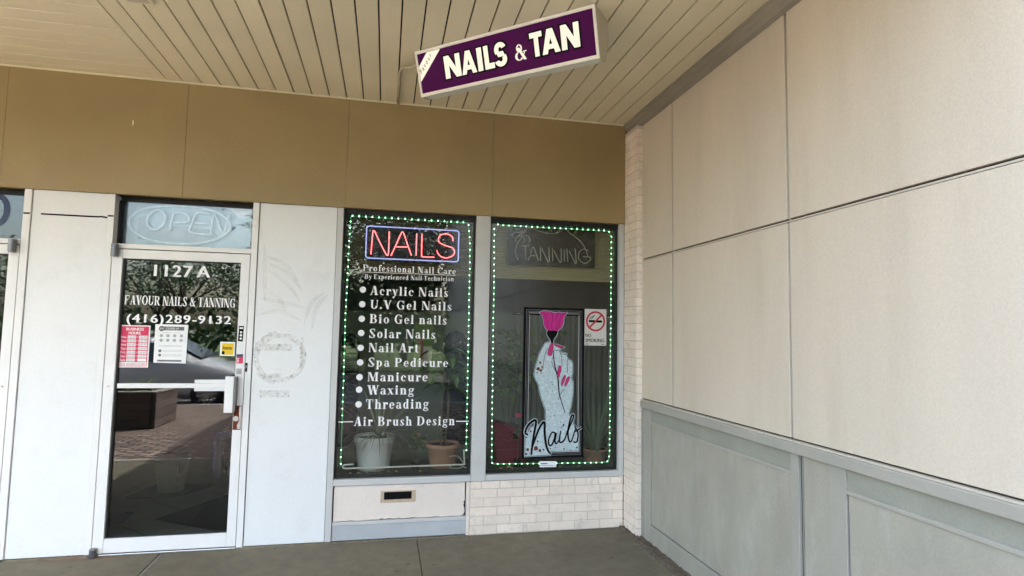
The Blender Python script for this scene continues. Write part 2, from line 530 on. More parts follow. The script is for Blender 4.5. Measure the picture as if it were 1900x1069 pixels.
def grow(pts, d):                              # an outline pushed outwards
    n = len(pts)
    ar = sum(pts[i][0] * pts[(i + 1) % n][1] - pts[(i + 1) % n][0] * pts[i][1] for i in range(n))
    sg = 1 if ar > 0 else -1
    out = []
    for i in range(n):
        a, b, c = pts[i - 1], pts[i], pts[(i + 1) % n]
        n1 = Vector((b[1] - a[1], a[0] - b[0])).normalized() * sg
        n2 = Vector((c[1] - b[1], b[0] - c[0])).normalized() * sg
        m = (n1 + n2)
        m = m.normalized() if m.length > 1e-5 else n1
        k = d / max(0.45, m.dot(n1))
        out.append((b[0] + m.x * k, b[1] + m.y * k))
    return out


def tag(o, label, cat, group=None, kind=None):
    o['label'] = label
    o['category'] = cat
    if group:
        o['group'] = group
    if kind:
        o['kind'] = kind
    return o


def thing(name, label, cat, loc=(0, 0, 0), group=None):
    o = bpy.data.objects.new(name, None)
    o.empty_display_size = 0.1
    COL.objects.link(o)
    o.location = loc
    return tag(o, label, cat, group)


def struct(o):
    o['kind'] = 'structure'
    return o


# ------------------------------------------------------------------ lettering
SW, HW, SF, OV, XH = 0.215, 0.06, 0.055, 0.085, 0.67


def glyph(ch):
    P = []

    def rect(x0, x1, z0, z1):
        P.append([(x0, z0), (x1, z0), (x1, z1), (x0, z1)])

    def ser(x0, x1, z):
        rect(x0, x1, z, z + SF)

    def stem(x, z0, z1, w=SW, b=(1, 1), t=(1, 1)):
        rect(x, x + w, z0, z1)
        if b:
            ser(x - OV * b[0], x + w + OV * b[1], z0)
        if t:
            ser(x - OV * t[0], x + w + OV * t[1], z1 - SF)

    def diag(x0, z0, x1, z1, w_):
        P.append([(x0, z0), (x0 + w_, z0), (x1 + w_, z1), (x1, z1)])

    def arc(cx, cz, rx, rz, a0, a1, T=SW, h=HW, n=12):
        for k in range(n):
            a, b = R(a0 + (a1 - a0) * k / n), R(a0 + (a1 - a0) * (k + 1) / n)
            P.append([(cx + rx * math.cos(a), cz + rz * math.sin(a)), (cx + rx * math.cos(b), cz + rz * math.sin(b)),
                      (cx + (rx - T) * math.cos(b), cz + (rz - h) * math.sin(b)), (cx + (rx - T) * math.cos(a), cz + (rz - h) * math.sin(a))])

    def dot(x, z, r):
        P.append([(x + r * math.cos(2 * math.pi * k / 12), z + r * math.sin(2 * math.pi * k / 12)) for k in range(12)])

    S_ = SW
    if ch == ' ':
        return P, 0.32
    if ch == '.':
        dot(0.14, 0.11, 0.115); return P, 0.3
    if ch == 'A':
        diag(0.08, 0, 0.40, 1, 0.075); diag(0.58, 0, 0.36, 1, S_ + 0.03); rect(0.2, 0.6, 0.30, 0.36)
        ser(-0.02, 0.24, 0); ser(0.5, 0.92, 0); return P, 0.92
    if ch == 'B':
        stem(0.1, 0, 1, t=(1, 0), b=(1, 0)); rect(0.3, 0.45, 1 - HW, 1); rect(0.3, 0.45, 0.5, 0.56); rect(0.3, 0.45, 0, HW)
        arc(0.42, 0.76, 0.34, 0.24, -90, 90); arc(0.45, 0.28, 0.38, 0.28, -90, 90); return P, 0.9
    if ch == 'C':
        arc(0.5, 0.5, 0.46, 0.52, 40, 318); rect(0.80, 0.87, 0.64, 1.0); P.append([(0.78, 0.25), (0.9, 0.25), (0.86, 0.12), (0.78, 0.1)]); return P, 0.95
    if ch == 'D':
        stem(0.1, 0, 1, t=(1, 0), b=(1, 0)); rect(0.3, 0.45, 1 - HW, 1); rect(0.3, 0.45, 0, HW); arc(0.43, 0.5, 0.5, 0.5, -90, 90); return P, 1.0
    if ch in 'EF':
        stem(0.1, 0, 1, t=(1, 0), b=(1, 1 if ch == 'F' else 0)); rect(0.3, 0.76, 1 - HW, 1); rect(0.70, 0.76, 0.74, 1)
        rect(0.3, 0.56, 0.48, 0.54); rect(0.51, 0.56, 0.38, 0.64)
        if ch == 'E':
            rect(0.3, 0.8, 0, HW); rect(0.74, 0.8, 0, 0.28)
        return P, 0.88
    if ch == 'G':
        arc(0.5, 0.5, 0.46, 0.52, 40, 322); rect(0.80, 0.87, 0.66, 1.0); rect(0.66, 0.87, 0.02, 0.42); ser(0.57, 0.96, 0.40); return P, 1.0
    if ch == 'H':
        stem(0.1, 0, 1); stem(0.62, 0, 1); rect(0.3, 0.63, 0.48, 0.54); return P, 1.0
    if ch == 'I':
        stem(0.1, 0, 1); return P, 0.46
    if ch == 'L':
        stem(0.1, 0, 1, b=(1, 0)); rect(0.3, 0.78, 0, HW); rect(0.72, 0.78, 0, 0.3); return P, 0.84
    if ch == 'M':
        stem(0.10, 0, 1, 0.065, t=(1, 0)); diag(0.5, 0.03, 0.12, 1, S_); diag(0.50, 0.03, 0.84, 1, 0.07); stem(0.86, 0, 1, t=(0, 1)); return P, 1.2
    if ch == 'N':
        stem(0.10, 0, 1, 0.065, t=(1, 0)); diag(0.62, 0, 0.08, 1, S_ + 0.03); stem(0.80, 0, 1, 0.065, b=None); return P, 0.98
    if ch == 'O':
        arc(0.5, 0.5, 0.46, 0.52, 0, 360, n=24); return P, 1.0
    if ch in 'PR':
        stem(0.1, 0, 1, t=(1, 0)); rect(0.3, 0.45, 1 - HW, 1); rect(0.3, 0.45, 0.46, 0.52); arc(0.43, 0.73, 0.37, 0.27, -90, 90)
        if ch == 'R':
            diag(0.66, 0, 0.40, 0.5, S_); ser(0.62, 0.98, 0); return P, 0.98
        return P, 0.86
    if ch == 'S':
        arc(0.38, 0.75, 0.31, 0.27, 35, 190, 0.17); arc(0.36, 0.26, 0.34, 0.28, -155, 20, 0.18)
        diag(0.48, 0.22, 0.08, 0.70, 0.23); rect(0.6, 0.66, 0.7, 1.0); rect(0.04, 0.10, 0.0, 0.32); return P, 0.76
    if ch == 'T':
        stem(0.3, 0, 1, t=None); rect(0.02, 0.8, 1 - HW, 1); rect(0.02, 0.08, 0.72, 1); rect(0.74, 0.8, 0.72, 1); return P, 0.86
    if ch == 'U':
        stem(0.1, 0.3, 1, b=None); rect(0.74, 0.81, 0.3, 1); ser(0.66, 0.9, 1 - SF); arc(0.455, 0.32, 0.355, 0.34, 180, 360, 0.2, 0.09); return P, 0.96
    if ch == 'V':
        diag(0.38, 0, 0.06, 1, S_ + 0.03); diag(0.42, 0, 0.74, 1, 0.075); ser(-0.02, 0.38, 1 - SF); ser(0.66, 0.9, 1 - SF); return P, 0.9
    if ch == 'W':
        diag(0.30, 0, 0.04, 1, S_ + 0.02); diag(0.34, 0, 0.58, 1, 0.07); diag(0.78, 0, 0.52, 1, S_ + 0.02); diag(0.82, 0, 1.06, 1, 0.07)
        ser(-0.04, 0.34, 1 - SF); ser(0.46, 0.8, 1 - SF); ser(1.0, 1.22, 1 - SF); return P, 1.22
    if ch == '&':
        arc(0.42, 0.76, 0.24, 0.25, 0, 360, 0.12, n=16); arc(0.38, 0.27, 0.34, 0.28, 100, 330, 0.19); diag(0.72, 0, 0.24, 0.8, 0.22)
        diag(0.66, 0.2, 0.80, 0.52, 0.07); ser(0.68, 0.98, 0.5); return P, 1.05
    # lower case
    if ch == 'a':
        arc(0.32, XH - 0.24, 0.27, 0.25, 20, 160, 0.17); stem(0.38, 0.08, XH - 0.2, 0.2, b=None, t=None); P.append([(0.38, 0.1), (0.48, 0), (0.66, 0.02), (0.66, 0.09), (0.58, 0.12)])
        arc(0.30, 0.19, 0.25, 0.20, 80, 300, 0.17); diag(0.3, 0.0, 0.4, 0.1, 0.1); return P, 0.68
    if ch == 'b':
        stem(0.1, 0.02, 1, 0.2, b=None, t=(1, 0)); arc(0.36, XH / 2, 0.31, XH / 2 + 0.01, -120, 120, 0.2); return P, 0.74
    if ch == 'c':
        arc(0.33, XH / 2, 0.29, XH / 2 + 0.01, 40, 315, 0.19); dot(0.5, XH - 0.17, 0.09); return P, 0.62
    if ch == 'd':
        arc(0.34, XH / 2, 0.30, XH / 2 + 0.01, 60, 300, 0.2); stem(0.42, 0, 1, 0.2, b=(0, 1), t=(1, 0)); return P, 0.76
    if ch == 'e':
        arc(0.33, XH / 2, 0.29, XH / 2 + 0.01, 0, 318, 0.18); rect(0.15, 0.62, 0.33, 0.39); return P, 0.66
    if ch == 'f':
        stem(0.16, 0, 0.8, 0.2, t=None); arc(0.42, 0.76, 0.26, 0.26, 60, 180, 0.2); dot(0.5, 0.9, 0.09); rect(0.03, 0.5, XH - SF, XH); return P, 0.48
    if ch == 'g':
        arc(0.32, XH - 0.21, 0.26, 0.22, 0, 360, 0.15, n=16); arc(0.32, -0.12, 0.31, 0.16, 0, 360, 0.13, n=16)
        diag(0.1, 0.05, 0.14, 0.26, 0.09); rect(0.14, 0.5, 0.02, 0.11); rect(0.5, 0.66, XH - 0.09, XH - 0.01); return P, 0.66
    if ch == 'h':
        stem(0.1, 0, 1, 0.2, t=(1, 0)); stem(0.48, 0, XH - 0.2, 0.2, t=None); arc(0.44, XH - 0.24, 0.24, 0.25, 0, 130, 0.2, 0.1); return P, 0.78
    if ch == 'i':
        stem(0.1, 0, XH, 0.2, t=(1, 0)); dot(0.2, 0.87, 0.125); return P, 0.42
    if ch == 'l':
        stem(0.1, 0, 1, 0.2, t=(1, 0)); return P, 0.42
    if ch == 'm':
        stem(0.1, 0, XH, 0.2, t=(1, 0))
        for x in (0.44, 0.80):
            stem(x, 0, XH - 0.2, 0.2, t=None); arc(x - 0.03, XH - 0.24, 0.23, 0.25, 0, 130, 0.2, 0.1)
        return P, 1.1
    if ch == 'n':
        stem(0.1, 0, XH, 0.2, t=(1, 0)); stem(0.47, 0, XH - 0.2, 0.2, t=None); arc(0.43, XH - 0.24, 0.24, 0.25, 0, 130, 0.2, 0.1); return P, 0.78
    if ch == 'o':
        arc(0.35, XH / 2, 0.31, XH / 2 + 0.01, 0, 360, 0.2, n=20); return P, 0.7
    if ch == 'p':
        stem(0.1, -0.3, XH, 0.2, t=(1, 0)); arc(0.37, XH / 2, 0.31, XH / 2 + 0.01, -120, 120, 0.2); return P, 0.74
    if ch == 'r':
        stem(0.1, 0, XH, 0.2, t=(1, 0)); arc(0.46, XH - 0.26, 0.24, 0.27, 60, 150, 0.1, 0.12); dot(0.5, XH - 0.12, 0.11); return P, 0.6
    if ch == 's':
        arc(0.27, XH - 0.19, 0.22, 0.20, 30, 200, 0.14); arc(0.26, 0.18, 0.24, 0.19, -150, 20, 0.15); diag(0.28, 0.16, 0.06, XH - 0.2, 0.20)
        rect(0.42, 0.47, XH - 0.22, XH); rect(0.03, 0.08, 0, 0.22); return P, 0.54
    if ch == 't':
        stem(0.14, 0.08, 0.88, 0.2, b=None, t=None); rect(0.02, 0.46, XH - SF, XH); arc(0.36, 0.14, 0.22, 0.15, 180, 320, 0.2, 0.1); return P, 0.48
    if ch == 'u':
        stem(0.1, 0.2, XH, 0.2, b=None, t=(1, 0)); stem(0.47, 0, XH, 0.2, b=(0, 1), t=(1, 0)); arc(0.33, 0.23, 0.23, 0.24, 180, 310, 0.2, 0.11); return P, 0.78
    if ch == 'v':
        diag(0.26, 0, 0.06, XH, 0.2); diag(0.3, 0, 0.5, XH, 0.07); ser(-0.02, 0.32, XH - SF); ser(0.44, 0.64, XH - SF); return P, 0.64
    if ch == 'w':
        diag(0.24, 0, 0.06, XH, 0.19); diag(0.28, 0, 0.44, XH, 0.07); diag(0.58, 0, 0.38, XH, 0.19); diag(0.62, 0, 0.78, XH, 0.07)
        ser(0, 0.3, XH - SF); ser(0.72, 0.92, XH - SF); return P, 0.92
    if ch == 'x':
        diag(0.42, 0, 0.06, XH, 0.21); diag(0.08, 0, 0.48, XH, 0.07); ser(0, 0.24, 0); ser(0.36, 0.7, 0); ser(0, 0.32, XH - SF); ser(0.42, 0.64, XH - SF); return P, 0.68
    if ch == 'y':
        diag(0.28, 0, 0.06, XH, 0.2); diag(0.18, -0.28, 0.52, XH, 0.075); dot(0.16, -0.22, 0.1); ser(-0.02, 0.32, XH - SF); ser(0.44, 0.66, XH - SF); return P, 0.66
    rect(0, 0.3, 0, XH)
    return P, 0.4


def serif(mb, text, x0, x1, zb, cap, y, gap=0.06, z1=None):
    out, cur = [], 0.0
    for c in text:
        P, wd = glyph(c)
        out += [[(a + cur, b) for a, b in q] for q in P]
        cur += wd + gap
    cur -= gap
    z1 = zb if z1 is None else z1
    for i, q in enumerate(out):
        mb.flat([(x0 + (x1 - x0) * a / cur, zb + (z1 - zb) * a / cur + cap * b) for a, b in q], y - 0.00002 * (i % 25))
    return mb


def sans(mb, text, x0, x1, z0, z1, y, bold=0.0, space=1.0, shear=0.0, at=None):
    cu = bpy.data.curves.new('lettering', 'FONT')
    cu.body = text
    cu.space_character = space
    cu.shear = shear
    cu.resolution_u = 3
    ob = bpy.data.objects.new('lettering', cu)
    COL.objects.link(ob)
    me = bpy.data.meshes.new_from_object(ob)
    vs = [v.co.copy() for v in me.vertices]
    fs = [tuple(p.vertices) for p in me.polygons]
    bpy.data.objects.remove(ob)
    bpy.data.curves.remove(cu)
    bpy.data.meshes.remove(me)
    ax, bx = min(v.x for v in vs), max(v.x for v in vs)
    ay, by = min(v.y for v in vs), max(v.y for v in vs)
    q = [(x0 + (v.x - ax) / (bx - ax) * (x1 - x0), z0 + (v.y - ay) / (by - ay) * (z1 - z0)) for v in vs]
    d = bold * (z1 - z0) * 2.2
    for k, dx in enumerate((0.0, -d, d) if d else (0.0,)):
        mb.add([at(a, b, y) if at else (a + dx, y - k * 0.00006, b) for a, b in q], fs)
    return mb


# ================================================================== SETTING
g = MB().box(-160, 160, -260, 160, -0.6, -0.15)
struct(g.build('parking_lot', M['asphalt']))
g = MB().box(-160, 160, -120, -19.0, -0.149, -0.10)
struct(g.build('lawn', M['lawn']))
g = MB().box(-14, -1.4435, -2.96, 0.0, -0.1, 0.0).box(-1.4135, 0.277, -2.96, 0.0, -0.1, 0.0).box(0.281, 1.95, -2.96, 0.0, -0.1, 0.0)
struct(g.build('walkway', M['concrete'], bevel=0.004))
g = MB().box(-1.4395, -1.4175, -2.955, -0.005, -0.1, -0.003)
struct(g.build('walkway_joint', M['joint_filler'], bevel=0.003))
g = MB().box(-14, 1.95, -8.05, -3.04, -0.12, -0.004)
struct(g.build('brick_paving', M['paving']))
g = MB().box(-14, 1.95, -3.037, -2.963, -0.12, 0.004)
struct(g.build('edging_kerb', M['kerb'], bevel=0.006))
g = MB().box(-14, 1.95, -8.2, -8.053, -0.3, 0.004)
struct(g.build('kerb', M['kerb'], bevel=0.01))
g = MB().box(-6, 2.4, 0.072, 6.0, -0.1, 0.004)
struct(g.build('shop_floor', M['tiles']))

# ---- canopy: plank soffit, side soffit, roof
t = thing('canopy', 'beige tongue and groove canopy ceiling over the shop walkway', 'canopy', (0, -1.4, 3.277))
pl = MB()
x = 1.905
k = 0
edges = [1.7835 - 0.12515 * i for i in range(28)]
edges = [e for e in edges if e > -1.52]
xs = [1.9] + edges + [-1.574]
for i in range(len(xs) - 1):
    j = rng.uniform(-0.0012, 0.0012)
    gp = 0.0046 if i < len(xs) - 2 else 0.0015
    pl.box(xs[i + 1] + gp, xs[i] - (0.0046 if i else 0), -3.36, -0.002, 3.277 + j, 3.297)
pl.build('plank_ceiling', M['soffit'], t, bevel=0.0015)
pl = MB()
for i in range(27):
    y1 = -0.002 - i * 0.1265 + (0.028 if i else 0)
    y0 = -0.002 - (i + 1) * 0.1265 + 0.028
    pl.box(-9.0, -1.580, max(y0, -3.36) + 0.0016, y1 - 0.0016, 3.2775, 3.297)
pl.build('side_ceiling', M['plank_pale'], t, bevel=0.003)
MB().box(-9.0, 1.9, -3.36, -0.001, 3.2985, 3.33).build('gap_backing', M['soffit_dark'], t)
MB().box(-9.05, 1.94, -3.4, 0.0, 3.331, 3.9).build('roof', M['cove'], t)
MB().box(-9.05, 1.94, -3.44, -3.362, 3.262, 3.325).build('edge_trim', M['fascia'], t, bevel=0.004)
MB().box(-9.0, 1.884, -0.034, -0.021, 3.266, 3.2765).build('wall_trim', M['soffit'], t, bevel=0.001)
cv_ = MB()
prof = [(1.885, 3.2765), (1.885, 3.264), (1.897, 3.256), (1.902, 3.236), (1.918, 3.222), (1.925, 3.206), (1.9485, 3.192), (1.9485, 3.2765)]
n = len(prof)
cv_.add([(a, -3.36, b) for a, b in prof] + [(a, -0.024, b) for a, b in prof],
        [tuple(range(n)), tuple(range(2 * n - 1, n - 1, -1))] + [(i, (i + 1) % n, (i + 1) % n + n, i + n) for i in range(n)])
cv_.build('cove_moulding', M['cove'], t)

f = thing('soffit_fixture', 'flat square cover plate on the canopy ceiling beside the plank seams', 'ceiling fixture', (-1.35, -1.26, 3.277))
MB().box(-1.42, -1.272, -1.40, -1.117, 3.258, 3.2755).build('cover_plate', M['plank_pale'], f, bevel=0.004)
MB().box(-1.40, -1.292, -1.38, -1.137, 3.2545, 3.2578).build('lens', M['sign_case'], f, bevel=0.002)

# ---- fascia
t = thing('fascia', 'brown painted metal fascia band above the shop windows and door', 'fascia', (-0.3, 0, 2.86))
sx = [1.9045, 0.789, -0.323, -1.434, -2.547, -3.66, -4.77, -5.88, -7.0, -8.1]
for a, b in zip(sx[1:], sx[:-1]):
    MB().box(a + 0.0007, b - 0.0007, -0.02 + rng.uniform(-0.0012, 0.0012), 0.02, 2.4485, 3.2755).build('panel', M['fascia'], t, bevel=0.0015)
MB().box(-8.1, 1.9045, -0.0235, 0.02, 2.4425, 2.4480).build('drip_edge', M['fascia'], t)
MB().flat([(-1.779, 2.965), (-1.773, 2.968), (-1.772, 2.94), (-1.778, 2.925)], -0.0222).build('paint_chip', M['sign_white'], t)

# ---- building body behind the shop front
t = thing('shop_building', 'dim room walls and flat roof behind the glazed shop front', 'building', (0, 3, 0))
MB().box(-8.1, 2.3, 0.022, 0.30, 2.46, 4.4).build('front_wall', M['fascia'], t)
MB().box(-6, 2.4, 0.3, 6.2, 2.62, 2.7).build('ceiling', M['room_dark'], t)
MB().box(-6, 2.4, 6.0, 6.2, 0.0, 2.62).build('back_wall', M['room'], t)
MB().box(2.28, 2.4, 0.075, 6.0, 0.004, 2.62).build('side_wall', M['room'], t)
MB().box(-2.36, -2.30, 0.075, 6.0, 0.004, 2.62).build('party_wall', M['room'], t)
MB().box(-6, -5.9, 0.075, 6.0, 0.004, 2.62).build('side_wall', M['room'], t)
MB().box(-8.1, 2.4, 0.3, 6.2, 2.72, 4.4).build('roof', M['cove'], t)


# ---- white wall panels and posts
def wall_panel(x0, x1, label, group='white wall panels of the shop front'):
    o = thing('wall_panel', label, 'wall panel', ((x0 + x1) / 2, 0, 0), group)
    MB().box(x0, x1, 0.004, 0.05, 0.012, 2.4420).build('sheet', M['white_panel'], o, bevel=0.002)
    return o


p1 = wall_panel(-2.3585, -1.904, 'plain white wall panel with a black tape line, left of the numbered door')
tp = MB()
tp.stroke([(-2.305, 2.277), (-2.1, 2.2765), (-1.97, 2.277), (-1.94, 2.279), (-1.904, 2.2745)], 0.011, 0.0028)
tp.build('tape_line', M['black'], p1)
p2 = wall_panel(-0.919, -0.3805, 'white wall panel with a ring of old glue, between door and lettered window')
rs = MB()
rs.ring(-0.733, 1.322, 0.178, 0.034, 0.0026, 48)
rs.ring(-0.733, 1.322, 0.196, 0.018, 0.0022, 40, a0=100, a1=175).ring(-0.733, 1.322, 0.194, 0.02, 0.0022, 20, a0=215, a1=260)
for q in [(-0.86, 1.372, 0.2, 0.05), (-0.60, 1.25, 0.022, 0.22), (-0.84, 1.18, 0.12, 0.03), (-0.86, 1.04, 0.2, 0.05)]:
    rs.flat([(q[0], q[1]), (q[0] + q[2], q[1]), (q[0] + q[2], q[1] + q[3]), (q[0], q[1] + q[3])], 0.0030)
rs.build('glue_ring', M['res_ring'], p2)
fr = MB()
for i, q in enumerate([[(-0.863, 2.052), (-0.727, 1.998), (-0.633, 1.872)], [(-0.858, 1.958), (-0.722, 1.869), (-0.615, 1.731)], [(-0.875, 1.84), (-0.761, 1.75), (-0.712, 1.658)],
          [(-0.426, 1.784), (-0.501, 1.687), (-0.528, 1.521)], [(-0.887, 1.63), (-0.756, 1.657), (-0.598, 1.59)], [(-0.887, 1.745), (-0.76, 1.727), (-0.569, 1.685)],
          [(-0.878, 2.145), (-0.865, 1.9), (-0.858, 1.724)], [(-0.45, 1.8), (-0.54, 1.72), (-0.58, 1.57)], [(-0.84, 2.0), (-0.70, 1.93), (-0.60, 1.80)]]):
    fr.stroke(q, 0.03, 0.0033 - i * 0.00008, 0.8)
fr.build('faint_frond_trace', M['res_faint'], p2)
wall_panel(-8.1, -3.48, 'long white wall panel beyond the neighbouring door')


def post(x0, x1, z0, label, m='white_frame', y0=-0.006, tape=None):
    o = thing('frame_post', label, 'frame post', ((x0 + x1) / 2, 0, 0), 'aluminium posts of the shop front')
    MB().box(x0, x1, y0, 0.12, z0, 2.4418).build('bar', M[m], o, bevel=0.0025)
    if tape:
        MB().stroke([(x0 + 0.003, tape), (x1 - 0.003, tape + 0.0005)], 0.011, y0 - 0.0006).build('tape_line', M['black'], o)
    return o


post(-2.4065, -2.3625, 0.012, 'white aluminium post at the left edge, beside the neighbouring door', tape=2.275)
post(-1.9005, -1.8595, 0.012, 'white aluminium post on the hinge side of the numbered door', tape=2.2865)
post(-0.9655, -0.924, 0.004, 'white aluminium post on the lock side of the numbered door')
post(-0.3765, -0.333, 0.012, 'pale aluminium post left of the lettered window', 'grey_frame')
post(1.8635, 1.9030, 0.402, 'grey aluminium post against the brick pier', 'grey_frame')
MB().box(-2.3622, -2.3587, 0.02, 0.05, 0.012, 2.44).box(-1.9038, -1.9008, 0.02, 0.05, 0.012, 2.44).box(-0.9237, -0.9193, 0.02, 0.05, 0.012, 2.44).box(-0.3803, -0.3767, 0.02, 0.05, 0.012, 2.44)
t = thing('wall_gaskets', 'thin black joint strips at the edges of the white panels', 'joint strips', (-1, 0.02, 0))
for a, b in ((-2.3622, -2.3587), (-1.9038, -1.9008), (-0.9237, -0.9193), (-0.3803, -0.3767)):
    MB().box(a, b, 0.012, 0.05, 0.012, 2.44).build('strip', M['gasket'], t)


# ---- doors with transoms
def door(x0, x1, label, mirror_lock=True):
    d = thing('shop_door', label, 'door', ((x0 + x1) / 2, 0, 0), 'glazed aluminium shop doors')
    s0, s1 = x0 + 0.066, x1 - 0.060
    MB().box(x0, s0, -0.004, 0.042, 0.016, 2.060).build('hinge_stile', M['white_frame'], d, bevel=0.003)
    MB().box(s1, x1, -0.004, 0.042, 0.016, 2.060).build('lock_stile', M['white_frame'], d, bevel=0.003)
    MB().box(s0, s1, -0.002, 0.040, 1.997, 2.060).build('top_rail', M['white_frame'], d, bevel=0.003)
    MB().box(s0, s1, -0.002, 0.040, 0.016, 0.109).build('bottom_rail', M['white_frame'], d, bevel=0.003)
    gk = MB()
    gk.box(s0 + 0.0005, s0 + 0.011, 0.014, 0.03, 0.1095, 1.9965).box(s1 - 0.005, s1 - 0.0005, 0.014, 0.03, 0.1095, 1.9965)
    gk.box(s0 + 0.0112, s1 - 0.0052, 0.014, 0.03, 1.990, 1.9965).box(s0 + 0.0112, s1 - 0.0052, 0.014, 0.03, 0.1095, 0.116)
    gk.build('gasket', M['gasket'], d)
    MB().box(s0 + 0.0113, s1 - 0.0053, 0.027, 0.033, 0.1163, 1.9898).build('glass', M['glass_d'], d)
    MB().box(x0 - 0.002, x1 + 0.002, -0.012, 0.06, 0.0005, 0.012).build('threshold', M['steel'], d, bevel=0.003)
    pv = MB()
    pv.lathe([(0.0, 2.006), (0.0215, 2.006), (0.0225, 2.010), (0.0225, 2.063), (0.019, 2.064), (0.019, 2.068), (0.0225, 2.069), (0.0225, 2.090), (0.0215, 2.092), (0.0, 2.092)], x0 + 0.024, -0.028, 20)
    pv.build('top_pivot', M['dark_metal'], d, smooth_=False)
    MB().lathe([(0.0, 0.001), (0.021, 0.001), (0.022, 0.006), (0.022, 0.055), (0.021, 0.058), (0.0, 0.058)], x0 + 0.018, -0.028, 20).build('bottom_pivot', M['dark_metal'], d)
    MB().lathe([(0.0, 0.0), (0.008, 0.0)], 0, 0, 4)
    b = MB()
    b.tube([(x0 + 0.033, -0.003, 1.12), (x0 + 0.033, -0.011, 1.12)], 0.0065, 12)
    b.build('bolt', M['steel'], d)
    return d, s0, s1


d, s0, s1 = door(-1.8565, -0.9695, 'white glazed door numbered 1127 A with a push bar and paper notices')
MB().box(s0 + 0.002, s1, 0.044, 0.058, 1.106, 1.138).build('push_bar', M['white_frame'], d, bevel=0.003)
br = MB().box(-1.294, -1.072, 0.060, 0.075, 1.084, 1.163)
br.build('bar_bracket', M['white_frame'], d, bevel=0.002)
b2 = MB().box(-1.294, -1.078, 0.012, 0.026, 1.084, 1.1055).box(-1.294, -1.078, 0.012, 0.026, 1.1385, 1.163).box(-1.7765, -1.078, 0.008, 0.026, 1.1058, 1.1382)
b2.build('outer_push_bar', M['white_frame'], d, bevel=0.002)
h = MB().box(-1.0785, -1.021, -0.062, -0.030, 0.942, 1.192).build('pull_plate', M['white_frame'], d, bevel=0.003)
MB().box(-1.0208, -1.006, -0.060, -0.005, 0.944, 1.19).build('pull_mount', M['dark_metal'], d, bevel=0.002)
MB().box(-1.026, -0.974, -0.010, -0.0045, 0.816, 0.985).build('lock_plate', M['rust'], d, bevel=0.002)
lk = MB().tube([(-1.005, -0.004, 0.895), (-1.005, -0.022, 0.895)], 0.018, 20)
lk.build('lock_cylinder', M['steel'], d)
MB().prism([(-0.975, 0.822), (-0.975, 0.98), (-0.986, 0.98), (-0.988, 0.92), (-0.983, 0.89), (-0.992, 0.86), (-0.998, 0.85), (-0.995, 0.822)], -0.0135, -0.0105).build('latch_guard', M['steel'], d)
lt = MB()
sans(lt, '1127', -1.597, -1.355, 1.882, 1.964, 0.0262, 0.018, 1.12)
sans(lt, 'A', -1.322, -1.240, 1.884, 1.966, 0.0262, 0.018)
serif(lt, 'FAVOUR NAILS & TANNING', -1.773, -1.057, 1.6795, 0.064, 0.0262, 0.03, 1.675)
sans(lt, '(416)289-9132', -1.750, -1.084, 1.538, 1.614, 0.0262, 0.016, 1.16)
lt.build('lettering', M['vinyl'], d)


def transom(x0, x1, label):
    o = thing('transom_window', label, 'window', ((x0 + x1) / 2, 0, 2.08), 'transom windows above the doors')
    MB().box(x0, x1, -0.004, 0.12, 2.0655, 2.099).build('bar', M['white_frame'], o, bevel=0.003)
    MB().box(x0, x1, 0.09, 0.12, 2.412, 2.4415).build('head_frame', M['gasket'], o)
    MB().box(x0 + 0.0005, x0 + 0.012, 0.06, 0.12, 2.0995, 2.4115).box(x1 - 0.006, x1 - 0.0005, 0.06, 0.12, 2.0995, 2.4115).build('gasket', M['gasket'], o)
    MB().box(x0 + 0.0125, x1 - 0.0065, 0.097, 0.103, 2.0995, 2.4115).build('glass', M['glass_t'], o)
    MB().box(x0 + 0.0125, x1 - 0.0065, 0.088, 0.0965, 2.0993, 2.107).build('bead', M['grey_frame'], o)
    return o


transom(-1.859, -0.966, 'narrow glass transom above the numbered door, backed by an unlit sign')
dn, n0, n1 = door(-3.35, -2.4115, 'neighbouring white glazed door cut off at the left edge')
# the neighbour's pivots sit at its right-hand stile
for ch in list(dn.children):
    if ch.name.startswith(('top_pivot', 'bottom_pivot')):
        ch.location.x += 0.886
    if ch.name.startswith('bolt'):
        ch.location.x += 0.872
tn = transom(-3.35, -2.409, 'bluish glass transom with a dark blue numeral, above the neighbouring door')
MB().ring(-2.625, 2.305, 0.086, 0.036, 0.0962, 40, rz=0.118).build('numeral', M['navy'], tn)
post(-3.40, -3.352, 0.012, 'white aluminium post left of the neighbouring door')


# ---- shop windows
def window(x0, x1, label, sill_bottom):
    o = thing('shop_window', label, 'window', ((x0 + x1) / 2, 0, 0.45), 'large shop front windows')
    MB().box(x0, x1, -0.006, 0.10, sill_bottom, 0.446).build('sill', M['grey_frame'], o, bevel=0.003)
    MB().box(x0, x1, 0.03, 0.10, 2.405, 2.4415).build('head_frame', M['gasket'], o)
    g = MB().box(x0 + 0.0005, x0 + 0.014, 0.035, 0.075, 0.4465, 2.4045).box(x1 - 0.014, x1 - 0.0005, 0.035, 0.075, 0.4465, 2.4045)
    g.box(x0 + 0.0145, x1 - 0.0145, 0.03, 0.075, 0.4465, 0.458)
    g.build('gasket', M['gasket'], o)
    MB().box(x0 + 0.0145, x1 - 0.0145, 0.060, 0.066, 0.4583, 2.4048).build('glass', M['glass_w'], o)
    return o


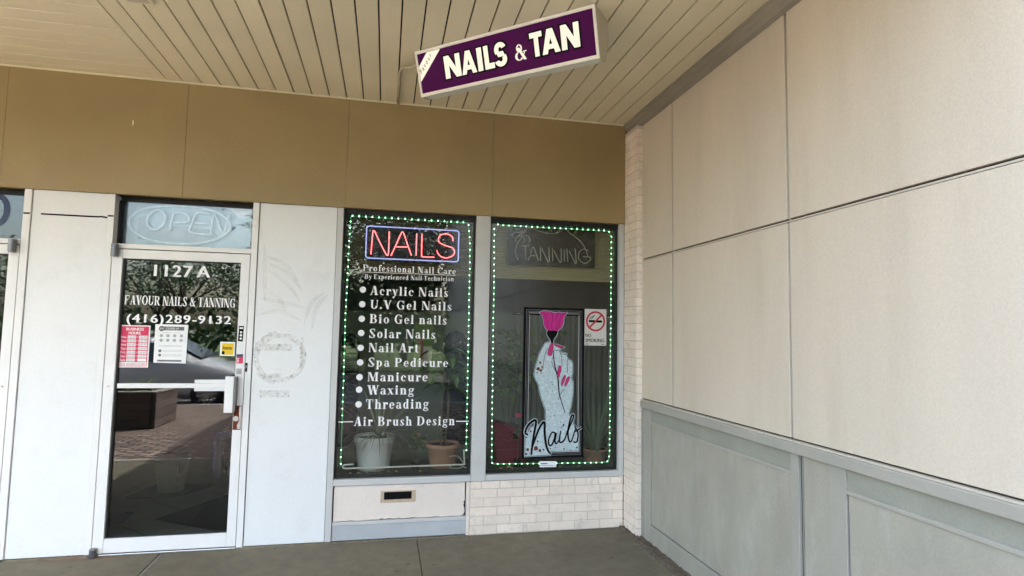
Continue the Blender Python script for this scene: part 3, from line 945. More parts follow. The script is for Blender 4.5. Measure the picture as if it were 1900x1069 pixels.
wl = window(-0.3325, 0.6705, 'tall shop window lettered in white with a list of nail services', 0.401)
L = MB()
G = 0.0592
serif(L, 'Professional Nail Care', -0.182, 0.526, 1.979, 0.049, G, 0.10)
L.flat([(-0.183, 1.969), (0.526, 1.9695), (0.526, 1.973), (-0.183, 1.9725)], G)
serif(L, 'By Experienced Nail Technician', -0.166, 0.511, 1.9205, 0.035, G, 0.10, 1.925)
for txt, a, b, z, zt in (('Acrylic Nails', -0.122, 0.471, 1.799, 0.068), ('U.V Gel Nails', -0.119, 0.500, 1.694, 0.066), ('Bio Gel nails', -0.119, 0.465, 1.585, 0.068),
                         ('Solar Nails', -0.119, 0.380, 1.474, 0.068), ('Nail Art', -0.119, 0.252, 1.367, 0.068), ('Spa Pedicure', -0.119, 0.486, 1.2585, 0.066),
                         ('Manicure', -0.119, 0.332, 1.149, 0.067), ('Waxing', -0.116, 0.229, 1.0505, 0.068), ('Threading', -0.124, 0.342, 0.944, 0.071)):
    serif(L, txt, a, b, z, zt, G, 0.12)
serif(L, 'Air Brush Design', -0.205, 0.547, 0.820, 0.067, G, 0.14, 0.815)
for z in (1.836, 1.726, 1.616, 1.509, 1.398, 1.289, 1.179, 1.087, 0.978):
    L.disc(-0.177, z, 0.0235, G)
L.stroke([(-0.317, 0.851), (-0.212, 0.851)], 0.007, G).stroke([(0.556, 0.8435), (0.655, 0.842)], 0.007, G)
L.build('lettering', M['vinyl'], wl)
wr = window(0.7835, 1.8625, 'tall shop window with a hand and rose plaque on the glass', 0.402)
o = thing('window_mullion', 'wide grey mullion between the two shop windows', 'mullion', (0.727, 0, 0.4), None)
MB().box(0.6715, 0.7825, -0.010, 0.11, 0.400, 2.4418).build('bar', M['grey_frame'], o, bevel=0.003)

# ---- plinth: infill with mail slot, brick
o = thing('plinth_panel', 'chipped white infill panel with a mail slot, below the lettered window', 'wall panel', (0.15, 0, 0.2))
top = [(-0.325, 0.3995), (0.630, 0.3995)]
low = []
for i in range(40):
    xx = 0.631 - i * (0.955 / 39)
    low.append((xx, 0.1445 + rng.uniform(0, 0.005) + (0.006 if rng.random() < 0.15 else 0)))
low[0] = (0.622, 0.158)
right = [(0.6315, 0.26), (0.622, 0.248), (0.6265, 0.235), (0.620, 0.222), (0.6295, 0.205), (0.630, 0.17)]
MB().prism([(-0.312, 0.3990), (-0.325, 0.385)][::-1] + [(0.630, 0.3990)] + right + low, 0.012, 0.05).build('infill', M['infill'], o, bevel=0.002)
MB().box(-0.332, 0.66, 0.052, 0.07, 0.0, 0.40).build('backing', M['gasket'], o)
fm = MB().box(0.006, 0.258, 0.004, 0.0115, 0.3435, 0.352).box(0.006, 0.258, 0.004, 0.0115, 0.268, 0.2885).box(0.006, 0.031, 0.004, 0.0115, 0.2888, 0.3432).box(0.232, 0.258, 0.004, 0.0115, 0.2888, 0.3432)
ms = fm.build('mail_slot', M['rusty_frame'], o, bevel=0.002)
MB().box(0.0312, 0.2318, 0.0095, 0.0115, 0.2888, 0.3432).build('opening', M['black'], ms)
MB().box(-0.331, 0.640, 0.002, 0.05, 0.119, 0.1435).build('rail', M['grey_frame'], o, bevel=0.002)
MB().box(-0.330, 0.640, 0.008, 0.05, 0.012, 0.117).build('kick_plate', M['kick'], o, bevel=0.002)
MB().box(0.6415, 0.6665, -0.004, 0.05, 0.004, 0.3985).build('edge_trim', M['infill'], o, bevel=0.004)

o = thing('brick_plinth', 'low wall of white painted bricks below the poster window', 'brick wall', (1.29, 0, 0.2))
bk = MB()
x = 0.669
i = 0
while x < 1.9:
    wd = 0.10 if i not in (0, 1, 2) else (0.085, 0.145, 0.095)[i]
    bk.box(x + 0.003, min(x + wd, 1.9045) - 0.003, rng.uniform(-0.0015, 0.0015), 0.06, 0.3435, 0.3975)
    x += wd
    i += 1
for c in range(5):
    z1 = 0.3395 - c * 0.0675
    x = 0.669 - (0.104 if c % 2 else 0.0)
    while x < 1.9:
        a, b = max(x, 0.669) + 0.0028, min(x + 0.208, 1.9045) - 0.0028
        if b - a > 0.02:
            dz = rng.uniform(-0.0012, 0.0012)
            bk.box(a, b, rng.uniform(-0.002, 0.0015), 0.06, z1 - 0.0625 + dz, z1 - 0.001 + dz)
        x += 0.208
bk.build('bricks', M['brick'], o, bevel=0.004)
MB().box(0.667, 1.9045, 0.0035, 0.055, 0.001, 0.3985).build('mortar', M['mortar'], o)

o = thing('brick_pier', 'narrow pier of white painted bricks in the corner by the windows', 'brick pier', (1.94, -0.12, 0))
bk = MB()
for c in range(48):
    z0 = 0.003 + c * 0.0675
    if z0 + 0.062 > 3.2:
        break
    s = rng.uniform(0.07, 0.11) if c % 2 else rng.uniform(0.19, 0.215)
    for ya, yb in ((-0.25, -0.25 + 0.245 - s), (-0.25 + 0.249 - s, -0.0035)):
        if yb - ya > 0.02:
            bk.box(1.906 + rng.uniform(-0.002, 0.0015), 2.05, ya + rng.uniform(-0.002, 0.002), yb, z0, z0 + 0.0625 + rng.uniform(-0.001, 0.001))
bk.build('bricks', M['brick'], o, bevel=0.004)
MB().box(1.9085, 2.05, -0.247, -0.004, 0.001, 3.2).build('mortar', M['mortar'], o)

# ---- side building: beige panel wall over grey base panelling
o = thing('side_building', 'tall beige panelled side wall running forward beside the shop', 'building', (3, -5, 0))
MB().box(1.968, 12, -15, -0.002, 0.0, 6.02).build('body', M['joint'], o)
ys = [-0.2525, -0.7475, -1.9615, -3.18, -4.40, -5.62, -6.84, -8.06, -9.28, -10.5, -11.7, -12.9, -15.0]
zs = [1.046, 2.117, 3.36, 4.6, 6.0]
gv = 0.010
for i in range(len(ys) - 1):
    for j in range(len(zs) - 1):
        MB().box(1.950, 1.967, ys[i + 1] + gv, ys[i] - (gv if i else 0), zs[j] + (gv if j else 0.004), zs[j + 1] - gv).build('panel', M['stucco'], o, bevel=0.002)
bt = MB()
for i in range(1, len(ys) - 1):
    for j in range(len(zs) - 1):
        bt.box(1.954, 1.967, ys[i] - 0.0060, ys[i] - 0.0005, zs[j] + 0.004, zs[j + 1] - 0.010)
for j in range(1, len(zs) - 1):
    bt.box(1.953, 1.967, -15.0, -0.2525, zs[j] - 0.0065, zs[j] + 0.0015)
bt.build('joint_batten', M['batten'], o, bevel=0.001)
MB().box(1.938, 1.966, -15, -0.256, 1.0335, 1.0415).build('flashing', M['batten'], o)
MB().box(1.94, 12.05, -15.05, -0.2, 6.025, 6.12).build('coping', M['kerb'], o)

o = thing('base_panelling', 'grey painted base panelling with a ledge along the beige side wall', 'panelling', (1.95, -4, 0))
MB().box(1.930, 1.966, -2.0045, -0.262, 0.981, 1.032).build('ledge', M['grey_trim'], o, bevel=0.004)
MB().box(1.930, 1.966, -15, -2.0065, 0.981, 1.032).build('ledge', M['grey_trim'], o, bevel=0.004)
y = -0.2535
MB().box(1.944, 1.966, -0.2865, -0.2555, 0.02, 0.9805).build('corner_trim', M['grey_dark'], o, bevel=0.002)


def bay(ya, yb):
    # ya nearer the shop (less negative); a framed sheet between stiles
    MB().box(1.947, 1.9675, ya - 0.098, ya, 0.012, 0.9803).build('stile', M['grey_trim'], o, bevel=0.002)
    MB().box(1.947, 1.9675, yb, yb + 0.055, 0.012, 0.9803).build('stile', M['grey_trim'], o, bevel=0.002)
    MB().box(1.953, 1.9675, yb + 0.0555, ya - 0.0985, 0.893, 0.9803).build('header', M['grey_dark'], o)
    MB().box(1.944, 1.9675, yb + 0.0555, ya - 0.0985, 0.874, 0.8927).build('top_rail', M['grey_trim'], o, bevel=0.002)
    MB().box(1.950, 1.9675, yb + 0.0555, ya - 0.109, 0.152, 0.8725).build('sheet', M['grey_paint'], o, bevel=0.001)
    MB().box(1.962, 1.9675, ya - 0.1087, ya - 0.0987, 0.152, 0.8725).build('shadow_gap', M['black'], o)
    MB().box(1.960, 1.9675, yb + 0.0555, ya - 0.0985, 0.1455, 0.1517).build('shadow_gap', M['black'], o)
    MB().box(1.944, 1.9675, yb + 0.0555, ya - 0.0985, 0.124, 0.1452).build('bottom_rail', M['grey_trim'], o, bevel=0.002)
    MB().box(1.949, 1.9675, yb + 0.0555, ya - 0.0985, 0.012, 0.1238).build('base_board', M['grey_paint'], o)


bay(-0.313, -2.006)
MB().box(1.950, 1.9675, -0.3128, -0.287, 0.012, 0.9803).build('filler', M['grey_trim'], o)
MB().box(1.962, 1.9675, -2.036, -2.0065, 0.012, 0.9803).build('shadow_gap', M['joint'], o)
MB().box(1.956, 1.9615, -2.0255, -2.019, 0.012, 0.9803).build('gap_bead', M['grey_dark'], o)
MB().box(1.950, 1.9675, -2.203, -2.0365, 0.012, 0.9803).build('pilaster', M['grey_paint'], o, bevel=0.002)
bay(-2.2035, -4.4)
bay(-4.41, -6.6)
bay(-6.61, -8.8)
bay(-8.81, -11.0)
bay(-11.01, -14.9)

o = MB()
nx, ny = 8, 120
vs = [(1.868 + 0.082 * i / nx + rng.uniform(-0.004, 0.004) * (0 < i < nx) + (rng.uniform(-0.006, 0.006) if i == 0 else 0), -0.002 - 2.94 * j / ny,
       0.002 + (0.014 + rng.uniform(-0.006, 0.007)) * (0 if i == 0 else 1)) for j in range(ny + 1) for i in range(nx + 1)]
o.add(vs, [(j * (nx + 1) + i, j * (nx + 1) + i + 1, (j + 1) * (nx + 1) + i + 1, (j + 1) * (nx + 1) + i) for j in range(ny) for i in range(nx)])
struct(o.build('rough_curb', M['curb_dirt']))
rg = MB()
for xa, xb in ((-2.36, -1.875), (-0.955, -0.335), (-0.33, 0.655)):
    n_ = int((xb - xa) / 0.012)
    pr_ = [[(xa + (xb - xa) * i / n_, yv + (rng.uniform(-0.006, 0.004) if k == 0 else 0), zv + (rng.uniform(-0.004, 0.004) if k == 1 else 0))
            for k, (yv, zv) in enumerate(((-0.020, 0.0005), (-0.008, 0.0085), (0.003, 0.0095)))] for i in range(n_ + 1)]
    rg.add([p for r in pr_ for p in r], [(i * 3 + k, i * 3 + k + 1, (i + 1) * 3 + k + 1, (i + 1) * 3 + k) for i in range(n_) for k in range(2)])
struct(rg.build('rough_concrete_edge', M['concrete']))
gr = MB()
for i in range(260):
    if i < 150:
        px, py = rng.uniform(1.84, 1.945), -rng.uniform(0.02, 1.5)
        pz = 0.012 if px > 1.875 else 0.0
    else:
        px, py, pz = rng.uniform(-2.36, 0.64), -abs(rng.gauss(0, 0.014)) - 0.003, 0.0
    r = rng.uniform(0.0015, 0.0045) if i < 150 else rng.uniform(0.001, 0.003)
    q = [Vector((rng.uniform(-1, 1), rng.uniform(-1, 1), rng.uniform(-.6, .8))).normalized() * r * rng.uniform(.7, 1.3) for _ in range(6)]
    c = Vector((px, py, pz + r * 0.4))
    gr.add([c + Vector((r, 0, 0)), c + Vector((0, r, 0)), c + Vector((-r, 0, 0)), c + Vector((0, -r, 0)), c + Vector((0, 0, r)), c - Vector((0, 0, r * .6))],
           [(0, 1, 4), (1, 2, 4), (2, 3, 4), (3, 0, 4), (1, 0, 5), (2, 1, 5), (3, 2, 5), (0, 3, 5)])
gr = gr.build('grit', M['kerb'])
tag(gr, 'pale grit and crumbs along the foot of the walls', 'grit', kind='stuff')

# ================================================================== HANGING SIGN
P0, P1 = Vector((0.123, -0.898, 3.277)), Vector((1.024, -1.681, 3.277))
U = (P1 - P0).normalized()
N = Vector((-U.y, U.x, 0))
LN = (P1 - P0).length
V = (N * 0.082 + Vector((0, 0, -0.266)))
VL = V.length
V.normalize()
W = U.cross(V)
if W.dot(Vector((0, -1, 0))) < 0:
    W = -W


def sp(u, v, e=0.0):
    return P0 + U * u + V * v + W * e


sg = thing('hanging_sign', 'purple light box sign reading NAILS & TAN hung at an angle under the canopy', 'sign', tuple(P0 + U * LN / 2))


def sbox(mb, u0, u1, v0, v1, e0, e1):
    mb.add([sp(u0, v0, e0), sp(u1, v0, e0), sp(u1, v1, e0), sp(u0, v1, e0), sp(u0, v0, e1), sp(u1, v0, e1), sp(u1, v1, e1), sp(u0, v1, e1)],
           [(0, 1, 2, 3), (7, 6, 5, 4), (0, 4, 5, 1), (1, 5, 6, 2), (2, 6, 7, 3), (3, 7, 4, 0)])


z0 = 3.2762
fb, bb, tb = N * 0.082, N * 0.169, N * 0.205
pr = [Vector((0, 0, 0)), tb, tb + Vector((0, 0, -0.12)), bb + Vector((0, 0, -0.243)), bb + Vector((0, 0, -0.247)), fb + Vector((0, 0, -0.262))]
pr = [p - W * 0.004 if k in (0, 5) else p for k, p in enumerate(pr)]
cs = MB()
n = len(pr)
base = Vector((P0.x, P0.y, z0))
cs.add([base + U * 0.012 + p for p in pr] + [base + U * (LN - 0.012) + p for p in pr],
       [tuple(range(n)), tuple(range(2 * n - 1, n - 1, -1))] + [(i, i + n, (i + 1) % n + n, (i + 1) % n) for i in range(n)])
cs.build('case', M['sign_base'], sg)
for ua, ub in ((0.0, 0.0115), (LN - 0.0115, LN)):
    ec = MB()
    big = [p * 1.0 for p in pr]
    big[5] = big[5] + V * 0.012
    ec.add([base + U * ua + p for p in big] + [base + U * ub + p for p in big],
           [tuple(range(n)), tuple(range(2 * n - 1, n - 1, -1))] + [(i, i + n, (i + 1) % n + n, (i + 1) % n) for i in range(n)])
    ec.build('end_cap', M['sign_case'], sg, bevel=0.002)
m_ = MB()
sbox(m_, 0, LN, 0.003, 0.021, -0.002, 0.008)
sbox(m_, 0, LN, VL - 0.021, VL - 0.001, -0.002, 0.008)
sbox(m_, 0, 0.014, 0.0212, VL - 0.0212, -0.002, 0.007)
sbox(m_, LN - 0.016, LN, 0.0212, VL - 0.0212, -0.002, 0.007)
m_.build('trim', M['sign_white'], sg, bevel=0.0015)
m_ = MB()
sbox(m_, 0.0142, LN - 0.0162, 0.0213, VL - 0.0213, -0.003, 0.002)
m_.build('face', M['purple'], sg)
W1 = [('N', 0.206, 0.322), ('A', 0.327, 0.432), ('I', 0.442, 0.476), ('L', 0.490, 0.556), ('S', 0.558, 0.645), ('T', 0.795, 0.872), ('A', 0.866, 0.976), ('N', 0.985, 1.093)]
fat = {'N': [[(0, 0), (.3, 0), (.3, 1), (0, 1)], [(.7, 0), (1, 0), (1, 1), (.7, 1)], [(0.0, 1), (.32, 1), (1, 0), (.68, 0)]],
       'A': [[(0, 0), (.29, 0), (.63, 1), (.34, 1)], [(.71, 0), (1, 0), (.66, 1), (.37, 1)], [(.2, .18), (.8, .18), (.74, .38), (.26, .38)]],
       'I': [[(0, 0), (1, 0), (1, 1), (0, 1)]],
       'L': [[(0, 0), (.46, 0), (.46, 1), (0, 1)], [(0, 0), (1, 0), (1, .24), (0, .24)]],
       'T': [[(.33, 0), (.69, 0), (.69, 1), (.33, 1)], [(0, .78), (1, .78), (1, 1), (0, 1)]]}


def sarc(a0, a1, cx, cz, rx, rz, tx, tz, k=12):
    o_ = []
    for i in range(k):
        a, b = R(a0 + (a1 - a0) * i / k), R(a0 + (a1 - a0) * (i + 1) / k)
        o_.append([(cx + rx * math.cos(a), cz + rz * math.sin(a)), (cx + rx * math.cos(b), cz + rz * math.sin(b)),
                   (cx + (rx - tx) * math.cos(b), cz + (rz - tz) * math.sin(b)), (cx + (rx - tx) * math.cos(a), cz + (rz - tz) * math.sin(a))])
    return o_


fat['S'] = sarc(20, 215, .5, .70, .46, .31, .34, .21) + sarc(-165, 35, .48, .295, .48, .305, .34, .21) + [[(.16, .62), (.3, .40), (.84, .40), (.70, .62)]]
cnt = 0
for word in (W1[:5], W1[5:]):
    wl_, bl_ = MB(), MB()
    for ch, a, b in word:
        v0, v1 = (0.072, 0.204) if a < 0.7 else (0.067, 0.197)
        for q in fat[ch]:
            pts = [(a + (b - a) * x_, v1 + (v0 - v1) * y_) for x_, y_ in q]
            cnt += 1
            wl_.poly([sp(x_, y_, 0.0062 + cnt * 0.00002) for x_, y_ in pts])
            bl_.poly([sp(x_, y_, 0.0030 + cnt * 0.00002) for x_, y_ in grow(pts, 0.0095)])
    bl_.build('word_outline', M['black'], sg)
    wl_.build('word', M['sign_text'], sg)
am = MB()
serif(am, '&', 0, 1, 0, 1, 0.0)
am.v = [tuple(sp(0.690 + 0.084 * v[0], 0.196 - 0.086 * v[2], 0.0062 - v[1])) for v in am.v]
am.build('ampersand', M['sign_text'], sg)
bn = MB().poly([sp(0.088, 0.0225, 0.0032), sp(0.190, 0.0225, 0.0032), sp(0.0155, 0.186, 0.0032), sp(0.0155, 0.094, 0.0032)])
bn.build('banner', M['sign_text'], sg)
fv = MB()
bd = Vector((0.148, -0.141, 0)).normalized()
bp = Vector((0.0270, 0.1440, 0))
sans(fv, 'Favour', 0.004, 0.140, 0.0, 0.028, 0, 0.0, 1.45, 0.35, at=lambda a, b, y: sp(bp.x + bd.x * a + bd.y * b, bp.y + bd.y * a - bd.x * b, 0.0040))
fv.build('banner_lettering', M['black'], sg)

c = thing('conduit', 'thin beige conduit bending from the wall to the hanging sign', 'conduit', (0.04, -0.3, 3.26))
MB().tube([(0.038, -0.036, 3.266), (0.037, -0.3, 3.266), (0.037, -0.56, 3.266), (0.040, -0.62, 3.266), (0.053, -0.67, 3.264), (0.075, -0.71, 3.255), (0.105, -0.75, 3.238), (0.155, -0.835, 3.225)], 0.0095, 10).build('pipe', M['conduit'], c, smooth_=True)
MB().tube([(0.0375, -0.385, 3.266), (0.0375, -0.415, 3.266)], 0.0125, 10).build('coupling', M['conduit'], c)

# ================================================================== NOTICES
o = thing('opening_hours_sign', 'red and white business hours sign taped to the door glass', 'sign', (-1.69, 0.025, 1.25))
y = 0.0245
MB().box(-1.7885, -1.5985, y, y + 0.0015, 1.246, 1.5365).build('board', M['paper'], o)
hr = MB().box(-1.780, -1.607, y - 0.0004, y - 0.0002, 1.283, 1.529)
hr.box(-1.780, -1.607, y - 0.0004, y - 0.0002, 1.254, 1.258).box(-1.780, -1.7765, y - 0.0004, y - 0.0002, 1.2582, 1.2828).box(-1.6105, -1.607, y - 0.0004, y - 0.0002, 1.2582, 1.2828)
sans(hr, 'STAT HOLIDAYS CLOSED', -1.773, -1.614, 1.263, 1.276, y - 0.0005, 0.01)
hr.build('red_print', M['red_ink'], o)
wh = MB()
sans(wh, 'BUSINESS', -1.748, -1.640, 1.500, 1.519, y - 0.0006, 0.02)
sans(wh, 'HOURS:', -1.732, -1.656, 1.473, 1.492, y - 0.0006, 0.02)
tx = MB()
for i, dn_ in enumerate(('Mon.', 'Tues.', 'Wed.', 'Thur.', 'Fri.', 'Sat.', 'Sun.')):
    z = 1.448 - i * 0.0262
    sans(wh, dn_, -1.776, -1.742, z - 0.001, z + 0.014, y - 0.0006, 0.01)
    wh.flat([(-1.737, z - 0.003), (-1.684, z - 0.003), (-1.684, z + 0.017), (-1.737, z + 0.017)], y - 0.0006)
    wh.flat([(-1.667, z - 0.003), (-1.613, z - 0.003), (-1.613, z + 0.017), (-1.667, z + 0.017)], y - 0.0006)
    wh.flat([(-1.679, z + 0.006), (-1.672, z + 0.006), (-1.672, z + 0.009), (-1.679, z + 0.009)], y - 0.0006)
    sans(tx, '9:30 AM' if i < 6 else 'CLOSED', -1.733, -1.688, z + 0.001, z + 0.013, y - 0.0009, 0.0)
    if i < 6:
        sans(tx, '6:30 PM', -1.662, -1.618, z + 0.001, z + 0.013, y - 0.0009, 0.0)
wh.build('white_print', M['paper'], o)
tx.build('hours_lettering', M['grey_ink'], o)

o = thing('notice_sheet', 'white paper COVID-19 notice with rows of round icons on the door', 'notice', (-1.46, 0.025, 1.28))
MB().flat([(-1.569, 1.547), (-1.359, 1.546), (-1.361, 1.275), (-1.567, 1.280)], y).build('paper_sheet', M['paper'], o)
pn = MB().flat([(-1.520, 1.505), (-1.384, 1.505), (-1.384, 1.531), (-1.520, 1.531)], y - 0.0003).disc(-1.527, 1.517, 0.019, y - 0.0004)
pn.flat([(-1.543, 1.288), (-1.390, 1.287), (-1.390, 1.299), (-1.543, 1.300)], y - 0.0003)
for r_ in range(2):
    for q in range(4):
        pn.ring(-1.527 + q * 0.0425, 1.468 - r_ * 0.032, 0.010, 0.004, y - 0.0003, 16)
        pn.disc(-1.527 + q * 0.0425, 1.468 - r_ * 0.032, 0.0035, y - 0.0003, 8)
for z in (1.362, 1.332):
    pn.disc(-1.530, z, 0.010, y - 0.0003, 14)
pn.build('grey_print', M['grey_ink'], o)
p3 = MB().flat([(-1.517, 1.487), (-1.400, 1.487), (-1.400, 1.4895), (-1.517, 1.4895)], y - 0.0003)
for z, a in ((1.398, -1.538), (1.392, -1.538), (1.365, -1.512), (1.358, -1.512), (1.337, -1.512), (1.330, -1.512), (1.323, -1.512)):
    p3.flat([(a, z), (-1.388, z), (-1.388, z + 0.0022), (a, z + 0.0022)], y - 0.0003)
p3.build('pale_print', M['light_ink'], o)
p4 = MB()
sans(p4, 'COVID-19', -1.500, -1.420, 1.511, 1.5245, y - 0.0007, 0.01)
sans(p4, 'STOP', -1.5395, -1.5145, 1.512, 1.522, y - 0.0007, 0.01)
p4.build('white_print', M['paper'], o)

o = thing('payment_sticker', 'square yellow payment sticker with a pale border on the door glass', 'sticker', (-1.095, 0.025, 1.33))
MB().flat([(-1.1445, 1.431), (-1.0455, 1.4295), (-1.0465, 1.330), (-1.1435, 1.332)], y).build('border', M['paper'], o)
MB().flat([(-1.132, 1.421), (-1.054, 1.420), (-1.055, 1.338), (-1.131, 1.340)], y - 0.0003).build('ground', M['yellow'], o)
q = MB().flat([(-1.131, 1.341), (-1.112, 1.341), (-1.112, 1.360), (-1.120, 1.366), (-1.131, 1.362)], y - 0.0006)
sans(q, 'Interac', -1.127, -1.062, 1.376, 1.402, y - 0.0006, 0.01, 1.0, 0.2)
q.build('lettering', M['black'], o)

y = -0.0052
o = thing('dark_sticker', 'narrow black sticker with pale icons high on the door stile', 'sticker', (-1.003, y, 1.44), 'stickers on the door stile')
MB().flat([(-1.019, 1.545), (-0.987, 1.545), (-0.990, 1.434), (-1.022, 1.437)], y).build('ground', M['black'], o)
q = MB()
for z in (1.455, 1.478, 1.500):
    q.disc(-1.004, z, 0.008, y - 0.0003, 10)
q.flat([(-1.015, 1.525), (-0.991, 1.525), (-0.991, 1.535), (-1.015, 1.535)], y - 0.0003)
q.build('print', M['paper'], o)
o = thing('red_sticker', 'small red and navy alarm sticker on the door stile', 'sticker', (-1.0, y, 1.28), 'stickers on the door stile')
MB().flat([(-1.026, 1.344), (-0.983, 1.345), (-0.981, 1.280), (-1.025, 1.279)], y).build('ground', M['red_ink'], o)
MB().flat([(-1.026, 1.3445), (-0.983, 1.3455), (-0.983, 1.327), (-1.026, 1.326)], y - 0.0003).build('header', M['navy'], o)
q = MB()
for z in (1.288, 1.299, 1.310):
    q.flat([(-1.022, z), (-1.008, z), (-1.008, z + 0.005), (-1.022, z + 0.005)], y - 0.0003)
q.build('print', M['paper'], o)
o = thing('grey_sticker', 'small grey printed label just above the pull handle', 'sticker', (-1.0, y, 1.2), 'stickers on the door stile')
MB().flat([(-1.024, 1.245), (-0.986, 1.245), (-0.985, 1.2035), (-1.023, 1.2035)], y).build('ground', M['light_ink'], o)
q = MB()
for z in (1.208, 1.216, 1.224, 1.233):
    q.flat([(-1.02, z), (-0.989, z), (-0.989, z + 0.003), (-1.02, z + 0.003)], y - 0.0003)
q.build('print', M['grey_ink'], o)
y = -0.0076
o = thing('post_sticker', 'small worn black sticker on the post beside the pull handle', 'sticker', (-0.96, y, 1.22), 'stickers on the door stile')
MB().flat([(-0.9645, 1.285), (-0.949, 1.284), (-0.9505, 1.221), (-0.9645, 1.222)], y).build('ground', M['black'], o)
MB().flat([(-0.9615, 1.27), (-0.954, 1.262), (-0.956, 1.25), (-0.9615, 1.243)], y - 0.0003).build('print', M['light_ink'], o)

y = 0.0565
o = thing('no_smoking_sign', 'white no smoking sign with a red barred circle taped on the window', 'sign', (1.68, 0.057, 1.44))
MB().box(1.5875, 1.776, y, y + 0.002, 1.4385, 1.737).build('board', M['sign_paper'], o)
q = MB().ring(1.682, 1.637, 0.083, 0.015, y - 0.0006, 40)
q.stroke([(1.634, 1.589), (1.730, 1.685)], 0.0145, y - 0.0009)
q.build('red_circle', M['no_red'], o)
q = MB().flat([(1.624, 1.628), (1.738, 1.626), (1.738, 1.645), (1.624, 1.647)], y - 0.0003)
q.stroke([(1.628, 1.660), (1.640, 1.672), (1.655, 1.672), (1.672, 1.688)], 0.005, y - 0.0003).stroke([(1.632, 1.654), (1.648, 1.66), (1.660, 1.668), (1.672, 1.688)], 0.005, y - 0.0003)
sans(q, 'NO', 1.597, 1.645, 1.508, 1.535, y - 0.0004, 0.010)
sans(q, 'SMOKING', 1.597, 1.757, 1.467, 1.495, y - 0.0004, 0.010)
q.flat([(1.599, 1.448), (1.624, 1.448), (1.624, 1.453), (1.599, 1.453)], y - 0.0003).flat([(1.735, 1.447), (1.76, 1.447), (1.76, 1.451), (1.735, 1.451)], y - 0.0003)
q.build('black_print', M['black'], o)
MB().flat([(1.612, 1.631), (1.624, 1.631), (1.624, 1.645), (1.612, 1.645)], y - 0.0004).build('cigarette_tip', M['light_ink'], o)

o = thing('window_label', 'small white printed label at the bottom of the poster window', 'label', (1.29, 0.057, 0.48))
MB().flat([(1.224, 0.524), (1.362, 0.520), (1.362, 0.474), (1.225, 0.478)], y).build('paper_sheet', M['paper'], o)
q = MB().flat([(1.235, 0.500), (1.290, 0.499), (1.290, 0.508), (1.235, 0.509)], y - 0.0003).flat([(1.235, 0.489), (1.34, 0.487), (1.34, 0.490), (1.235, 0.492)], y - 0.0003)
q.build('print', M['grey_ink'], o)

# ---- poster: framed cut-out hand holding a rose
petal = [(1.2075,1.6965),(1.2338,1.7086),(1.2633,1.7122),(1.2813,1.7012),(1.3049,1.7046),(1.3348,1.6939),(1.3645,1.7033),(1.3885,1.6993),(1.4364,1.7022),(1.4187,1.6787),(1.407,1.6526),(1.4075,1.6182),(1.3929,1.5893),(1.3664,1.5601),(1.3546,1.5531),(1.2745,1.5545),(1.2564,1.5752),(1.2414,1.5976),(1.2377,1.6431),(1.2285,1.6714)]
calyx = [(1.2745,1.5545),(1.3546,1.5531),(1.3577,1.5372),(1.3433,1.5084),(1.3258,1.4853),(1.3203,1.454),(1.3055,1.4538),(1.2932,1.4848),(1.2721,1.5129),(1.2659,1.5355)]
hand = [(1.2525,1.4446),(1.2641,1.456),(1.2995,1.4594),(1.3204,1.4455),(1.362,1.4392),(1.4099,1.421),(1.3862,1.4093),(1.3806,1.3825),(1.4344,1.37),(1.4437,1.3388),(1.4469,1.3245),(1.477,1.3105),(1.4862,1.2878),(1.487,1.2196),(1.4769,1.1787),(1.4919,1.1408),(1.4907,1.0513),(1.4759,0.9486),(1.4584,0.9009),(1.4622,0.8803),(1.4992,0.8116),(1.5437,0.7154),(1.5449,0.5997),(1.319,0.6018),(1.3088,0.5718),(1.1051,0.567),(1.1059,0.7236),(1.1503,0.7898),(1.2556,0.8152),(1.2709,0.842),(1.2682,0.9232),(1.2387,0.998),(1.2164,1.066),(1.2085,1.1204),(1.1794,1.168),(1.1684,1.2017),(1.1764,1.2466),(1.1902,1.2972),(1.2096,1.3649),(1.2324,1.4103)]
hl = [[(1.2736,1.4108),(1.251,1.3427),(1.2379,1.2412)],[(1.327,1.3944),(1.3246,1.3547),(1.3135,1.298),(1.3561,1.2078)],[(1.3757,1.3893),(1.393,1.344),(1.3968,1.2759)],[(1.3867,1.3695),(1.4405,1.3587),(1.4458,1.316),(1.4422,1.2194)],[(1.3269,1.4001),(1.3507,1.3947),(1.3804,1.3979)],[(1.381,1.0381),(1.4022,1.0688),(1.4236,1.0927)],[(1.381,1.0381),(1.3686,1.0006)]]
stem_ = [(1.324,1.3944),(1.3278,1.3321),(1.3407,1.2586),(1.3629,1.1852),(1.3732,1.086),(1.381,1.0381),(1.4259,0.9012)]
nails = [[(1.3054,1.4566),(1.3203,1.4511),(1.3236,1.4228),(1.3097,1.3602),(1.2921,1.3533),(1.2772,1.3656),(1.2854,1.411)],[(1.3292,1.4467),(1.362,1.4392),(1.4099,1.421),(1.3861,1.415),(1.3383,1.4343)],[(1.3731,1.2729),(1.3909,1.2702),(1.3885,1.2305),(1.3742,1.1853),(1.3593,1.1909),(1.3618,1.2304)],[(1.4223,1.1992),(1.4297,1.1889),(1.4157,1.1477),(1.3981,1.1134),(1.3921,1.1271),(1.4045,1.1751)],[(1.455,1.189),(1.4639,1.1787),(1.4448,1.1339),(1.427,1.1099),(1.4211,1.1202),(1.4371,1.1683)]]
